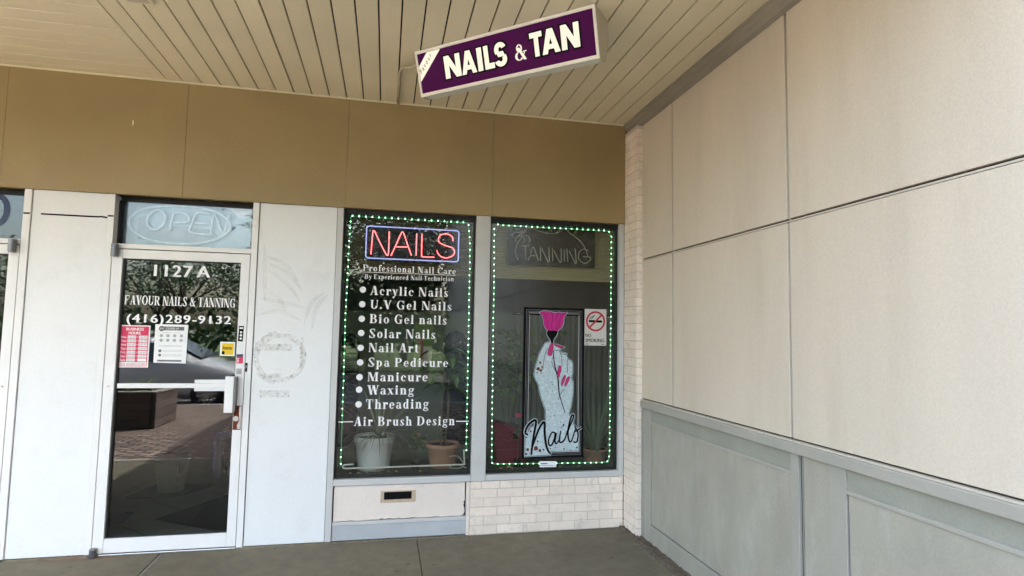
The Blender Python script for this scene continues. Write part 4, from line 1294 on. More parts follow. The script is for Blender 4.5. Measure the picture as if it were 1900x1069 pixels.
script = [[(1.1267,0.7333),(1.1034,0.7471),(1.1153,0.7904),(1.1496,0.8302),(1.1882,0.8397),(1.1755,0.7492),(1.1628,0.669),(1.1538,0.5757)],[(1.1532,0.6158),(1.207,0.762),(1.2414,0.8221),(1.2591,0.8205),(1.2602,0.7477),(1.2721,0.66),(1.2906,0.6058),(1.3122,0.5818)],[(1.3491,0.7427),(1.3205,0.7466),(1.2943,0.6931),(1.297,0.6527),(1.3183,0.6489),(1.3426,0.6989),(1.3527,0.7427),(1.3464,0.6786),(1.3588,0.6581),(1.3819,0.6914)],[(1.3932,0.7589),(1.382,0.6846),(1.3944,0.6675),(1.4214,0.6838),(1.4424,0.7309)],[(1.4388,0.7309),(1.4704,0.7984),(1.5,0.8662),(1.4875,0.8835),(1.4685,0.8393),(1.453,0.7443),(1.4646,0.6762),(1.4862,0.6825),(1.5141,0.7705)],[(1.5102,0.8012),(1.5155,0.7807),(1.5362,0.7428),(1.5332,0.6816),(1.5116,0.665),(1.5007,0.6788)],[(1.5143,0.75),(1.5359,0.7633),(1.5684,0.7832)],[(1.4114,0.7925),(1.4169,0.8128)]]
rust = [((1.1916,0.6249),0.0198),((1.2235,0.6074),0.0119),((1.1252,0.6164),0.0132),((1.2551,0.6133),0.0079),((1.1153,0.5833),0.0092),((1.1467,0.5859),0.0106),((1.1473,0.7597),0.0092),((1.4222,0.6162),0.0079),((1.5302,0.6238),0.0079),((1.3095,0.6222),0.0066),((1.2047,0.6815),0.0079),((1.1131,0.7135),0.0066),((1.2245,0.7718),0.0053),((1.3506,0.6279),0.0053),((1.1997,1.2467),0.0152),((1.2233,1.2355),0.012),((1.2165,1.2974),0.0109),((1.2317,1.2637),0.0081),((1.1914,1.2186),0.0065),((1.2236,1.2131),0.0065)]
spots = [(1.3151,1.1408),(1.3225,1.1237),(1.2768,1.0692),(1.3196,1.0725),(1.2887,0.9875),(1.4176,0.9935),(1.3081,0.8699),(1.2907,0.8451),(1.3387,0.8784),(1.3909,0.8268),(1.286,0.9217),(1.2941,1.1053),(1.3098,0.7535),(1.3986,0.7859),(1.3721,0.6241),(1.4798,0.6047),(1.3302,0.8209)]
o = thing('nail_poster', 'framed tin wall plaque of a hand holding a rose above the script word Nails', 'wall plaque', (1.33, 0.052, 0.55))
y = 0.0525


def pframe(mb, i0, i1, yy):
    a0, a1, b0, b1 = 1.078 + i0, 1.584 - i0, 0.548 + i0, 1.737 - i0
    c0, c1, e0, e1_ = 1.078 + i1, 1.584 - i1, 0.548 + i1, 1.737 - i1
    mb.box(a0, a1, yy, yy + 0.006, b0, e0).box(a0, a1, yy, yy + 0.006, e1_, b1).box(a0, c0, yy, yy + 0.006, e0 + 0.0001, e1_ - 0.0001).box(c1, a1, yy, yy + 0.006, e0 + 0.0001, e1_ - 0.0001)


q = MB()
pframe(q, 0.0, 0.019, y - 0.001)
pframe(q, 0.0215, 0.031, y - 0.001)
pframe(q, 0.0335, 0.042, y - 0.001)
q.box(1.12, 1.54, y - 0.001, y + 0.005, 1.680, 1.6905)
q.build('frame', M['black'], o)
q = MB()
pframe(q, 0.0195, 0.0210, y + 0.0005)
pframe(q, 0.0315, 0.0330, y + 0.0005)
pframe(q, 0.042, 0.0465, y + 0.0005)
q.build('frame_line', M['light_ink'], o)
MB().flat(grow(hand, 0.0075), y - 0.0016).flat(grow(petal, 0.005), y - 0.0036).flat(grow(calyx, 0.005), y - 0.0037).build('pale_border', M['pale_blue'], o)
MB().flat(grow(hand, 0.0038), y - 0.0024).build('hand_outline', M['black'], o)
MB().flat(hand, y - 0.0030).build('hand', M['pale_blue'], o)
q = MB()
for c_ in hl:
    q.stroke(c_, 0.004, y - 0.0034)
q.stroke(stem_, 0.011, y - 0.0035, 0.5)
for c_ in nails:
    q.flat(grow(c_, 0.003), y - 0.0040)
q.flat(calyx, y - 0.0046).flat(grow(petal, 0.0015), y - 0.0043)
q.build('ink_lines', M['black'], o)
MB().flat(petal, y - 0.0050).build('rose_petals', M['pink'], o)
q = MB()
for c_ in ([(1.235, 1.699), (1.262, 1.66), (1.272, 1.60), (1.288, 1.557)], [(1.305, 1.70), (1.315, 1.65), (1.305, 1.6), (1.312, 1.557)], [(1.365, 1.70), (1.345, 1.66), (1.352, 1.61), (1.338, 1.557)], [(1.41, 1.69), (1.378, 1.66), (1.372, 1.6), (1.352, 1.558)]):
    q.stroke(c_, 0.0028, y - 0.0056)
q.build('petal_lines', M['black'], o)
for c_ in nails:
    MB().flat(c_, y - 0.0048).build('fingernail', M['nail_pink'], o)
q, q2 = MB(), MB()
for i, c_ in enumerate(script):
    q2.stroke(c_, 0.030 if i < 2 else 0.024, y - 0.0040 - i * 0.0001, 0.1)
    q.stroke(c_, 0.019 if i < 2 else 0.0135, y - 0.0052 - i * 0.0001, 0.25)
q2.build('script_border', M['pale_blue'], o)
q.build('script_lettering', M['black'], o)
q = MB()
for i, (c_, r_) in enumerate(rust):
    q.flat([(c_[0] + r_ * rng.uniform(.65, 1.2) * math.cos(k * .524), c_[1] + r_ * rng.uniform(.65, 1.2) * math.sin(k * .524)) for k in range(12)], y - 0.0032 - i * 0.00002)
for i, c_ in enumerate(spots):
    q.disc(c_[0], c_[1], rng.uniform(0.0025, 0.005), y - 0.0032 - i * 0.00002, 8)
q.build('rust_spots', M['rust'], o)

# ================================================================== NEON SIGNS
o = thing('neon_sign', 'lit red neon NAILS sign in a lilac tube border', 'neon sign', (0.19, 0.12, 2.07))
MB().box(-0.182, 0.563, 0.125, 0.140, 2.070, 2.347).build('back_panel', M['navy_acrylic'], o, bevel=0.003)
yy = 0.108


def rrect(x0, x1, z0, z1, r):
    pts = []
    for cx_, cz_, a in ((x1 - r, z1 - r, 0), (x0 + r, z1 - r, 90), (x0 + r, z0 + r, 180), (x1 - r, z0 + r, 270)):
        pts += [(cx_ + r * math.cos(R(a + k * 22.5)), yy, cz_ + r * math.sin(R(a + k * 22.5))) for k in range(5)]
    return pts


MB().tube(rrect(-0.167, 0.547, 2.084, 2.333, 0.022), 0.0052, 8, closed=True).build('border_tube', M['neon_blue'], o, smooth_=True)
q = MB()


def tb(pts, r=0.0038, y_=None, k=5):
    q.tube([(a, yy if y_ is None else y_, b) for a, b in smooth(pts, k)], r, 8)


tb([(-0.128, 2.114), (-0.122, 2.25), (-0.119, 2.29), (-0.111, 2.298), (-0.102, 2.288), (-0.08, 2.24), (-0.016, 2.122), (-0.005, 2.113), (0.003, 2.124), (0.004, 2.2), (0.004, 2.298)], k=3)
tb([(0.023, 2.109), (0.06, 2.2), (0.095, 2.288), (0.105, 2.298), (0.116, 2.288), (0.148, 2.2), (0.18, 2.118)], k=3)
tb([(0.062, 2.181), (0.105, 2.1825), (0.148, 2.184)])
tb([(0.215, 2.292), (0.216, 2.12)])
tb([(0.257, 2.294), (0.257, 2.2), (0.258, 2.124), (0.266, 2.113), (0.30, 2.112), (0.358, 2.113)], k=3)
tb([(0.501, 2.248), (0.497, 2.277), (0.47, 2.299), (0.434, 2.303), (0.398, 2.288), (0.386, 2.256), (0.4, 2.228), (0.452, 2.207), (0.499, 2.193), (0.516, 2.162), (0.501, 2.13), (0.46, 2.113), (0.418, 2.116), (0.387, 2.141), (0.376, 2.168)], k=3)
q.build('letter_tubes', M['neon_red'], o, smooth_=True)
MB().tube([(0.203, 0.124, 2.07), (0.203, 0.112, 2.083), (0.203, 0.104, 2.095)], 0.006, 8).build('power_lead', M['black'], o)

o = thing('neon_sign', 'unlit neon TANNING sign with a palm tree on a black panel', 'neon sign', (1.33, 0.14, 2.08))
MB().box(0.951, 1.706, 0.148, 0.165, 2.084, 2.400).build('back_panel', M['acrylic_black'], o, bevel=0.004)
yy = 0.132
q = MB()
for c_ in ([(1.006, 2.379), (1.032, 2.377), (1.056, 2.362), (1.066, 2.348)], [(1.086, 2.392), (1.098, 2.373), (1.092, 2.354), (1.079, 2.345)], [(0.981, 2.321), (1.004, 2.345), (1.032, 2.351), (1.056, 2.341), (1.067, 2.333)],
           [(1.076, 2.326), (1.109, 2.329), (1.131, 2.309), (1.133, 2.274)], [(1.011, 2.275), (1.023, 2.308), (1.047, 2.321), (1.076, 2.313), (1.092, 2.288), (1.081, 2.264)],
           [(1.064, 2.302), (1.038, 2.272), (1.018, 2.219), (1.019, 2.168), (1.041, 2.12)]):
    tb(c_, 0.0040)
q.build('palm_tubes', M['neon_glass'], o, smooth_=True)
q = MB()
for c_ in ([(1.103, 2.383), (1.122, 2.393), (1.156, 2.392), (1.214, 2.37), (1.277, 2.357), (1.321, 2.356), (1.37, 2.365), (1.399, 2.383), (1.413, 2.396)], [(1.453, 2.396), (1.478, 2.366), (1.548, 2.321), (1.589, 2.28), (1.619, 2.229), (1.637, 2.182)]):
    tb(c_, 0.0036, 0.128)
q.build('wave_tubes', M['neon_glass'], o, smooth_=True)
q = MB()
for c_, k in (([(1.063, 2.242), (1.134, 2.245)], 1), ([(1.103, 2.241), (1.104, 2.129)], 1), ([(1.127, 2.126), (1.141, 2.161), (1.16, 2.1655), (1.184, 2.166)], 3), ([(1.143, 2.175), (1.160, 2.228), (1.168, 2.236), (1.178, 2.219), (1.211, 2.127)], 3),
              ([(1.23, 2.125), (1.227, 2.243)], 1), ([(1.238, 2.227), (1.286, 2.138), (1.295, 2.12), (1.305, 2.127), (1.304, 2.16), (1.300, 2.242)], 3), ([(1.334, 2.128), (1.329, 2.238)], 1),
              ([(1.34, 2.22), (1.39, 2.130), (1.400, 2.12), (1.408, 2.128), (1.407, 2.16), (1.405, 2.237)], 3), ([(1.436, 2.125), (1.432, 2.231)], 1), ([(1.465, 2.124), (1.455, 2.24)], 1),
              ([(1.473, 2.221), (1.520, 2.138), (1.531, 2.117), (1.539, 2.127), (1.534, 2.17), (1.528, 2.243)], 3), ([(1.647, 2.225), (1.619, 2.24), (1.584, 2.234), (1.56, 2.202), (1.557, 2.168), (1.575, 2.138), (1.615, 2.121), (1.65, 2.139), (1.665, 2.163), (1.655, 2.177), (1.595, 2.175)], 3)):
    tb(c_, 0.0040, 0.138, k)
q.build('letter_tubes', M['neon_glass'], o, smooth_=True)

op = [[(-1.5906,2.3051),(-1.5917,2.333),(-1.6019,2.3561),(-1.6194,2.3709),(-1.6417,2.3751),(-1.6653,2.3681),(-1.6865,2.351),(-1.7023,2.3264),(-1.7101,2.2981),(-1.7089,2.2704),(-1.6989,2.2475),(-1.6815,2.2327),(-1.6594,2.2284),(-1.6358,2.2352),(-1.6145,2.2522),(-1.5986,2.2767)],[(-1.5386,2.3639),(-1.5479,2.293),(-1.5571,2.2223)],[(-1.5279,2.3616),(-1.4697,2.3622),(-1.4336,2.3349),(-1.445,2.2989),(-1.5344,2.2879)],[(-1.2927,2.3611),(-1.3792,2.3677),(-1.4121,2.2832),(-1.4196,2.2239),(-1.2849,2.2105)],[(-1.3913,2.2932),(-1.289,2.2902)],[(-1.2794,2.2078),(-1.2634,2.3688),(-1.1989,2.2239),(-1.16,2.3721)]]
ov = [(-1.1529,2.286),(-1.1611,2.3154),(-1.1824,2.3434),(-1.216,2.3688),(-1.2604,2.3906),(-1.3138,2.4029),(-1.374,2.411),(-1.4387,2.415),(-1.5051,2.415),(-1.5709,2.412),(-1.6333,2.404),(-1.6902,2.3932),(-1.7394,2.3764),(-1.7791,2.354),(-1.808,2.3277),(-1.825,2.2997),(-1.8296,2.271),(-1.8216,2.2425),(-1.8013,2.2154),(-1.7695,2.1906),(-1.7272,2.1691),(-1.676,2.1516),(-1.6177,2.1389),(-1.5545,2.1314),(-1.4887,2.1296),(-1.4228,2.1334),(-1.3593,2.1429),(-1.3007,2.1577),(-1.2494,2.1772),(-1.2074,2.2008),(-1.1766,2.2275),(-1.1582,2.2563)]
o = thing('open_sign', 'unlit moulded OPEN sign on pale blue plastic with painted sky reflection above the numbered door', 'open sign', (-1.45, 0.15, 2.12))
MB().prism([(-1.868, 2.112), (-1.872, 2.378), (-1.855, 2.425), (-1.01, 2.425), (-1.01, 2.112)], 0.172, 0.178).build('back_panel', M['open_sky_tone'], o)
MB().prism([(-1.7706, 2.3149), (-1.7249, 2.3292), (-1.6733, 2.2451), (-1.5173, 2.2655), (-1.2872, 2.2547), (-1.2134, 2.1876), (-1.3839, 2.1553), (-1.7714, 2.1559)], 0.165, 0.1715).build('moulding', M['open_grey'], o)
q = MB()
q.tube([(a, 0.155, b) for a, b in ov], 0.011, 10, closed=True)
q.build('oval_tube', M['open_tube'], o, smooth_=True)
q = MB()
q.tube([(a, 0.150, b) for a, b in op[0]], 0.0100, 8, closed=True)
for c_ in op[1:]:
    q.tube([(a, 0.150, b) for a, b in smooth(c_, 3)], 0.0100, 8)
q.build('letter_tubes', M['open_tube'], o, smooth_=True)
MB().prism([(-1.2149, 2.424), (-1.012, 2.424), (-1.012, 2.3546), (-1.1014, 2.3547), (-1.1647, 2.4107)], 0.166, 0.171).build('painted_glare', M['vinyl'], o)  # white plate that paints a bright reflection into the corner


# ================================================================== LED STRINGS
def bulb_mesh():
    q_ = MB()
    q_.lathe([(0.0002, -0.0046), (0.0033, -0.0033), (0.0046, 0), (0.0033, 0.0033), (0.0002, 0.0046)], 0, 0, 8)
    return q_.mesh('bulb', M['led_green'], True)


BULB = bulb_mesh()


def light_string(label, path, pitch, skip=()):
    o_ = thing('light_string', label, 'string lights', path[0], 'green light strings round the windows')
    P = [Vector(p) for p in path]
    q_ = MB().tube(P, 0.0042, 8)
    q_.build('cord', M['led_cord'], o_, smooth_=True)
    acc, cnt_, extra = pitch * 0.5, 0, []
    for a, b in zip(P[:-1], P[1:]):
        l = (b - a).length
        while acc < l:
            c_ = a.lerp(b, acc / l) + Vector((rng.uniform(-.0015, .0015), -0.004, 0))
            acc += pitch * rng.uniform(0.96, 1.04)
            if any(s(c_) for s in skip):
                continue
            if cnt_ < 100:
                b_ = bpy.data.objects.new('bulb', BULB)
                COL.objects.link(b_)
                b_.parent = o_
                b_.location = c_ - Vector(path[0])
            else:
                extra.append(c_)
            cnt_ += 1
        acc -= l
    if extra:
        q_ = MB()
        for c_ in extra:
            q_.lathe([(0.0002, c_.z - 0.0046), (0.0033, c_.z - 0.0033), (0.0046, c_.z), (0.0033, c_.z + 0.0033), (0.0002, c_.z + 0.0046)], c_.x, c_.y, 8)
        e_ = q_.build('end_bulbs', M['led_green'], o_)
        e_['kind'] = 'stuff'
    return o_


Y = 0.090
light_string('green white light string round the lettered window', [(-0.290, Y, 0.515), (-0.292, Y, 0.9), (-0.298, Y, 1.6), (-0.291, Y, 2.2), (-0.286, Y, 2.395), (-0.280, Y, 2.400), (0.1, Y, 2.399), (0.595, Y, 2.3985), (0.620, Y, 2.39), (0.636, Y, 2.2), (0.640, Y, 1.5), (0.644, Y, 0.60)], 0.0505,
             [lambda c_: c_.x < 0 and 0.68 < c_.z < 0.84])
light_string('green white light string round the poster window', [(0.829, Y, 2.385), (0.835, Y, 1.9), (0.837, Y, 1.43), (0.842, Y, 0.9), (0.846, Y, 0.52), (0.860, Y, 0.506), (1.2, Y, 0.500), (1.6, Y, 0.494), (1.78, Y, 0.492), (1.815, Y, 0.505), (1.822, Y, 0.56), (1.824, Y, 1.2), (1.827, Y, 1.8), (1.827, Y, 2.36), (1.80, Y, 2.398), (1.4, Y, 2.396), (0.88, Y, 2.394), (0.845, Y, 2.40)], 0.0475)
o = thing('plastic_tube', 'bent white tube lying along the bottom of the lettered window', 'tube', (0.18, 0.1, 0.5))
MB().tube(smooth([(0.627, 0.096, 0.62), (0.633, 0.096, 0.54), (0.630, 0.096, 0.513), (0.60, 0.096, 0.507), (0.2, 0.096, 0.505), (-0.2, 0.096, 0.503), (-0.262, 0.096, 0.504), (-0.275, 0.100, 0.515), (-0.262, 0.106, 0.527), (-0.2, 0.115, 0.528)], 4), 0.0068, 8).build('rod', M['tube_white'], o, smooth_=True)
o = thing('loose_cable', 'loose pale cable curling at the corner of the lettered window', 'cable', (0.55, 0.12, 0.47))
MB().tube(smooth([(0.655, 0.12, 0.475), (0.61, 0.13, 0.49), (0.56, 0.13, 0.505), (0.52, 0.12, 0.480), (0.60, 0.11, 0.478), (0.63, 0.12, 0.50), (0.59, 0.14, 0.560), (0.52, 0.13, 0.565)], 4), 0.0028, 6).build('lead', M['tube_white'], o, smooth_=True)

# ================================================================== INSIDE THE SHOP WINDOW
o = thing('window_ledge', 'dark deep display ledge inside the shop windows', 'window ledge', (0.76, 0.3, 0.45))
MB().box(-0.33, 2.27, 0.112, 0.56, 0.405, 0.452).build('shelf', M['sill'], o, bevel=0.004)
MB().box(-0.33, 2.27, 0.112, 0.13, 0.02, 0.404).build('apron', M['sill'], o)


def blind(x0, x1, z0, z1, m, label):
    o_ = thing('window_blind', label, 'blind', ((x0 + x1) / 2, 0.2, z0), 'half lowered pleated blinds')
    q_ = MB()
    n_ = int((z1 - z0) / 0.0085)
    vs_, k_ = [], 0
    for i_ in range(n_ + 1):
        z_ = z0 + (z1 - z0) * i_ / n_
        yy_ = 0.20 + (0.004 if i_ % 2 else 0)
        vs_ += [(x0, yy_, z_), (x1, yy_, z_), (x0, yy_ + 0.003, z_), (x1, yy_ + 0.003, z_)]
    fs_ = []
    for i_ in range(n_):
        a = i_ * 4
        fs_ += [(a, a + 1, a + 5, a + 4), (a + 3, a + 2, a + 6, a + 7)]
    q_.add(vs_, fs_)
    q_.build('pleats', m, o_)
    MB().box(x0, x1, 0.192, 0.214, z0 - 0.014, z0 - 0.001).build('bottom_rail', m, o_, bevel=0.003)
    MB().box(x0, x1, 0.185, 0.22, z1, z1 + 0.05).build('head_rail', m, o_, bevel=0.003)
    return o_


blind(0.80, 1.98, 1.988, 2.46, M['blind'], 'olive pleated blind half lowered behind the unlit palm sign')
blind(-0.36, 0.70, 1.982, 2.46, M['blind_shade_tone'], 'pleated blind, shade painted into its colour, half lowered behind the lit neon sign')

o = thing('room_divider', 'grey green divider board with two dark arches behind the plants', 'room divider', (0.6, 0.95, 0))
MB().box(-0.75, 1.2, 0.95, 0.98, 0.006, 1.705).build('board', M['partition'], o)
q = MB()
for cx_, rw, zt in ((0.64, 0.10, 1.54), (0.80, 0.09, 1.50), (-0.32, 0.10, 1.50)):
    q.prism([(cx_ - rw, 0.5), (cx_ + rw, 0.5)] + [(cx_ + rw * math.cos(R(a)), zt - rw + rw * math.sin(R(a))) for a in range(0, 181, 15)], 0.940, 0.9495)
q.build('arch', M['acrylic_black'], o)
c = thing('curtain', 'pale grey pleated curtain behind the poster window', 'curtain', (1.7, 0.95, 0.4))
q = MB()
vs, fs = [], []
nn_ = 90
for i in range(nn_ + 1):
    xx = 1.205 + 1.05 * i / nn_
    dy = 0.014 * math.sin(i * 1.35) + 0.006 * math.sin(i * 0.5)
    vs += [(xx, 0.94 + dy, 0.42), (xx, 0.94 + dy, 1.70)]
for i in range(nn_):
    fs.append((2 * i, 2 * i + 2, 2 * i + 3, 2 * i + 1))
q.add(vs, fs)
q.build('cloth', M['curtain'], c, smooth_=True)
MB().tube([(1.18, 0.94, 1.712), (2.27, 0.94, 1.712)], 0.012, 8).build('rail', M['acrylic_black'], c)

o = thing('wall_picture', 'small bright picture of a garden wall behind the service lettering', 'picture', (0.34, 0.93, 1.2))
MB().box(0.262, 0.425, 0.925, 0.9395, 1.21, 1.62).build('board', M['leaf_mid'], o)
MB().box(0.345, 0.424, 0.921, 0.9245, 1.215, 1.39).box(0.29, 0.3445, 0.921, 0.9245, 1.215, 1.27).build('pale_area', M['infill'], o)
MB().box(0.29, 0.344, 0.9215, 0.9245, 1.275, 1.47).build('ochre_area', M['terracotta'], o)


# ---- plants
def leaf(mb, base, d, L_, W_, droop=0.5, fold=0.25, seg=5):
    d = Vector(d).normalized()
    side = d.cross(Vector((0, 0, 1)))
    side = side.normalized() if side.length > 0.05 else Vector((1, 0, 0))
    p = Vector(base)
    cur = d.copy()
    C_, Lp, Rp = [], [], []
    for i in range(seg + 1):
        t_ = i / seg
        wd = W_ * math.sin(math.pi * min(1, t_ * 0.94 + 0.06)) ** 0.8 * (1 - 0.25 * t_)
        upv = side.cross(cur).normalized()
        C_.append(p.copy())
        Lp.append(p + side * wd * 0.5 + upv * wd * fold)
        Rp.append(p - side * wd * 0.5 + upv * wd * fold)
        p = p + cur * (L_ / seg)
        cur = (cur + Vector((0, 0, -droop / seg))).normalized()
    n_ = seg + 1
    mb.add(C_ + Lp + Rp, [(i, i + 1, n_ + i + 1, n_ + i) for i in range(seg)] + [(i + 1, i, 2 * n_ + i, 2 * n_ + i + 1) for i in range(seg)])


def bladeleaf(mb, base, az, el, L_, W_, droop, seg=9):
    p = Vector(base)
    cur = Vector((math.cos(az) * math.cos(el), math.sin(az) * math.cos(el), math.sin(el)))
    side = Vector((-math.sin(az), math.cos(az), 0))
    A_, B_ = [], []
    for i in range(seg + 1):
        t_ = i / seg
        wd = W_ * (1 - t_) ** 0.7 * 0.5 + 0.0004
        A_.append(p + side * wd)
        B_.append(p - side * wd)
        p = p + cur * (L_ / seg)
        cur = (cur + Vector((0, 0, -droop / seg * (0.4 + 1.2 * t_)))).normalized()
        if p.y < 0.118:
            p.y = 0.118
    n_ = seg + 1
    mb.add(A_ + B_, [(i, i + 1, n_ + i + 1, n_ + i) for i in range(seg)])


def pot(o_, cx_, cy_, z0_, h_, rt_, rb_, m, rim=0.012):
    q_ = MB()
    q_.lathe([(0.001, z0_), (rb_, z0_), (rb_ + 0.1 * (rt_ - rb_), z0_ + 0.1 * h_), (rt_ - 0.004, z0_ + h_ * 0.80), (rt_, z0_ + h_ * 0.81), (rt_ + rim, z0_ + h_ * 0.83), (rt_ + rim, z0_ + h_ * 0.97),
              (rt_ + rim * 0.6, z0_ + h_), (rt_ - 0.004, z0_ + h_), (rt_ - 0.008, z0_ + h_ * 0.88)], cx_, cy_, 36)
    q_.build('pot', m, o_, smooth_=True)
    MB().lathe([(rt_ - 0.006, z0_ + h_ * 0.90), (rt_ * 0.5, z0_ + h_ * 0.915), (0.001, z0_ + h_ * 0.92)], cx_, cy_, 24).build('soil', M['soil'], o_)


Z = 0.4525
o = thing('spider_plant', 'grey green spider plant arching out of a white pot', 'potted plant', (-0.055, 0.30, Z), 'potted plants in the windows')
pot(o, -0.055, 0.30, Z, 0.255, 0.150, 0.120, M['pot_white'], 0.006)
q = MB()
for i in range(13):
    bladeleaf(q, (-0.02, 0.29, 0.70), R(20 + i * 27 + rng.uniform(-12, 12)), R(rng.uniform(35, 70)), rng.uniform(0.36, 0.55), 0.022, rng.uniform(0.25, 0.8))
for i in range(26):
    bladeleaf(q, (-0.01 + rng.uniform(-.03, .03), 0.25, 0.70), R(rng.uniform(195, 345)), R(rng.uniform(5, 45)), rng.uniform(0.24, 0.36), 0.014, rng.uniform(2.2, 3.4))
for i in range(6):
    bladeleaf(q, (0.0, 0.29, 0.70), R(rng.uniform(-25, 10)), R(rng.uniform(10, 30)), rng.uniform(0.32, 0.4), 0.018, rng.uniform(1.0, 2.0))
q.build('blades', M['blade'], o)

o = thing('rubber_plant', 'tall plant with broad drooping leaves in a terracotta pot', 'potted plant', (0.484, 0.30, Z), 'potted plants in the windows')
pot(o, 0.484, 0.30, Z, 0.185, 0.128, 0.098, M['terracotta'], 0.012)
q = MB().tube([(0.47, 0.30, 0.61), (0.468, 0.31, 0.80), (0.475, 0.33, 1.0), (0.49, 0.34, 1.26)], 0.008, 8)
q.tube([(0.50, 0.33, 0.61), (0.53, 0.38, 0.85), (0.53, 0.42, 1.1), (0.56, 0.42, 1.3)], 0.011, 8)
q.build('trunk', M['stemm'], o, smooth_=True)
q = MB()
for i in range(18):
    a = R(i * 80 + rng.uniform(-20, 20))
    zz = rng.uniform(1.02, 1.36)
    leaf(q, (0.49 + rng.uniform(-.04, .06), 0.36, zz), (math.cos(a), math.sin(a) * 0.6 - 0.1, 0.45), rng.uniform(0.22, 0.34), rng.uniform(0.07, 0.11), rng.uniform(1.6, 2.6))
for i in range(14):
    a = R(rng.uniform(0, 360))
    leaf(q, (0.468, 0.30, rng.uniform(0.66, 0.78)), (math.cos(a), math.sin(a), 0.3), 0.05, 0.035, 0.8)
q.build('leaves', M['leaf'], o)

o = thing('rose_plant', 'thin stemmed rose with one pale pink bloom beside the terracotta pot', 'flower', (0.27, 0.26, Z), 'potted plants in the windows')
MB().lathe([(0.001, Z), (0.030, Z), (0.040, Z + 0.05), (0.036, Z + 0.05)], 0.267, 0.27, 16).build('pot', M['acrylic_black'], o)
q = MB().tube([(0.265, 0.27, 0.47), (0.268, 0.27, 0.58), (0.283, 0.265, 0.69)], 0.0025, 6).tube([(0.268, 0.27, 0.56), (0.31, 0.27, 0.64), (0.35, 0.27, 0.75)], 0.002, 6)
q.build('stems', M['stemm'], o)
q = MB()
for i in range(46):
    a = R(rng.uniform(0, 360))
    leaf(q, (0.275 + rng.uniform(-.05, .07), 0.27 + rng.uniform(-.03, .03), rng.uniform(0.60, 0.76)), (math.cos(a), math.sin(a), rng.uniform(-.1, .6)), rng.uniform(0.035, 0.06), 0.032, 0.9)
q.build('leaves', M['leaf'], o)


def bloom(o_, c_, r_, m):
    q_ = MB()
    for k_ in range(4):
        for j_ in range(5):
            a = R(j_ * 72 + k_ * 31)
            rr = r_ * (0.3 + 0.24 * k_)
            leaf(q_, Vector(c_) + Vector((math.cos(a) * rr * .3, math.sin(a) * rr * .3, -r_ * .3)), (math.cos(a) * (0.25 + .25 * k_), math.sin(a) * (0.25 + .25 * k_), 1), r_ * (1.15 - .08 * k_), r_ * 1.05, -0.2, 0.3, 4)
    q_.build('bloom', m, o_)


bloom(o, (0.285, 0.255, 0.705), 0.028, M['pale_rose'])

o = thing('leafy_plant', 'bushy plant with light green leaves growing from a dark red trough', 'potted plant', (1.045, 0.36, Z), 'potted plants in the windows')
q = MB()
q.add([(0.92, 0.27, Z), (1.17, 0.27, Z), (1.17, 0.46, Z), (0.92, 0.46, Z), (0.895, 0.25, 0.80), (1.195, 0.25, 0.74), (1.195, 0.48, 0.74), (0.895, 0.48, 0.80)], [(0, 3, 2, 1), (0, 1, 5, 4), (1, 2, 6, 5), (2, 3, 7, 6), (3, 0, 4, 7), (4, 5, 6, 7)])
q.build('trough', M['red_pot'], o, bevel=0.006)
q = MB()
for k in range(5):
    a = rng.uniform(-.12, .16)
    q.tube([(1.03 + a * .3, 0.36, 0.75), (1.04 + a, 0.37, 1.1), (1.03 + a * 1.6, 0.38, 1.55)], 0.006, 6)
q.build('stems', M['stemm'], o)
q, q2 = MB(), MB()
for i in range(95):
    a = R(rng.uniform(0, 360))
    zz = rng.uniform(1.0, 1.55)
    leaf(q if i % 3 else q2, (1.07 + rng.gauss(0, .12), 0.37 + rng.uniform(-.08, .12), zz), (math.cos(a), math.sin(a) - 0.2, rng.uniform(0, .6)), rng.uniform(0.09, 0.17), rng.uniform(0.05, 0.09), rng.uniform(1.0, 2.2))
q.build('leaves', M['leaf'], o)
q2.build('young_leaves', M['leaf_mid'], o)

o = thing('rose_plant', 'single bright pink rose in front of the dark red trough', 'flower', (1.08, 0.22, Z), 'potted plants in the windows')
MB().lathe([(0.001, Z), (0.025, Z), (0.030, Z + 0.06), (0.026, Z + 0.06)], 1.08, 0.215, 16).build('pot', M['acrylic_black'], o)
MB().tube([(1.08, 0.215, Z + 0.05), (1.085, 0.215, 0.65), (1.08, 0.21, 0.84)], 0.003, 6).build('stems', M['stemm'], o)
q = MB()
for i in range(14):
    a = R(rng.uniform(0, 360))
    leaf(q, (1.08, 0.215, rng.uniform(0.66, 0.80)), (math.cos(a), math.sin(a), .3), 0.05, 0.03, 0.9)
q.build('leaves', M['leaf'], o)
bloom(o, (1.079, 0.195, 0.855), 0.038, M['rose'])

o = thing('aloe_plant', 'spiky aloe in a low terracotta pot beside the plaque', 'potted plant', (1.78, 0.32, Z), 'potted plants in the windows')
pot(o, 1.785, 0.33, Z, 0.11, 0.105, 0.085, M['terracotta'], 0.008)
q = MB()
for i in range(34):
    az = R(i * 137.5)
    bladeleaf(q, (1.785 + 0.04 * math.cos(az), 0.33 + 0.04 * math.sin(az), 0.55), az, R(rng.uniform(50, 82)), rng.uniform(0.30, 0.58), 0.030, rng.uniform(0.1, 0.9))
for i in range(12):
    bladeleaf(q, (1.785, 0.30, 0.55), R(rng.uniform(180, 360)), R(rng.uniform(10, 40)), rng.uniform(0.12, 0.2), 0.018, rng.uniform(1.5, 2.5))
q.build('blades', M['aloe'], o)

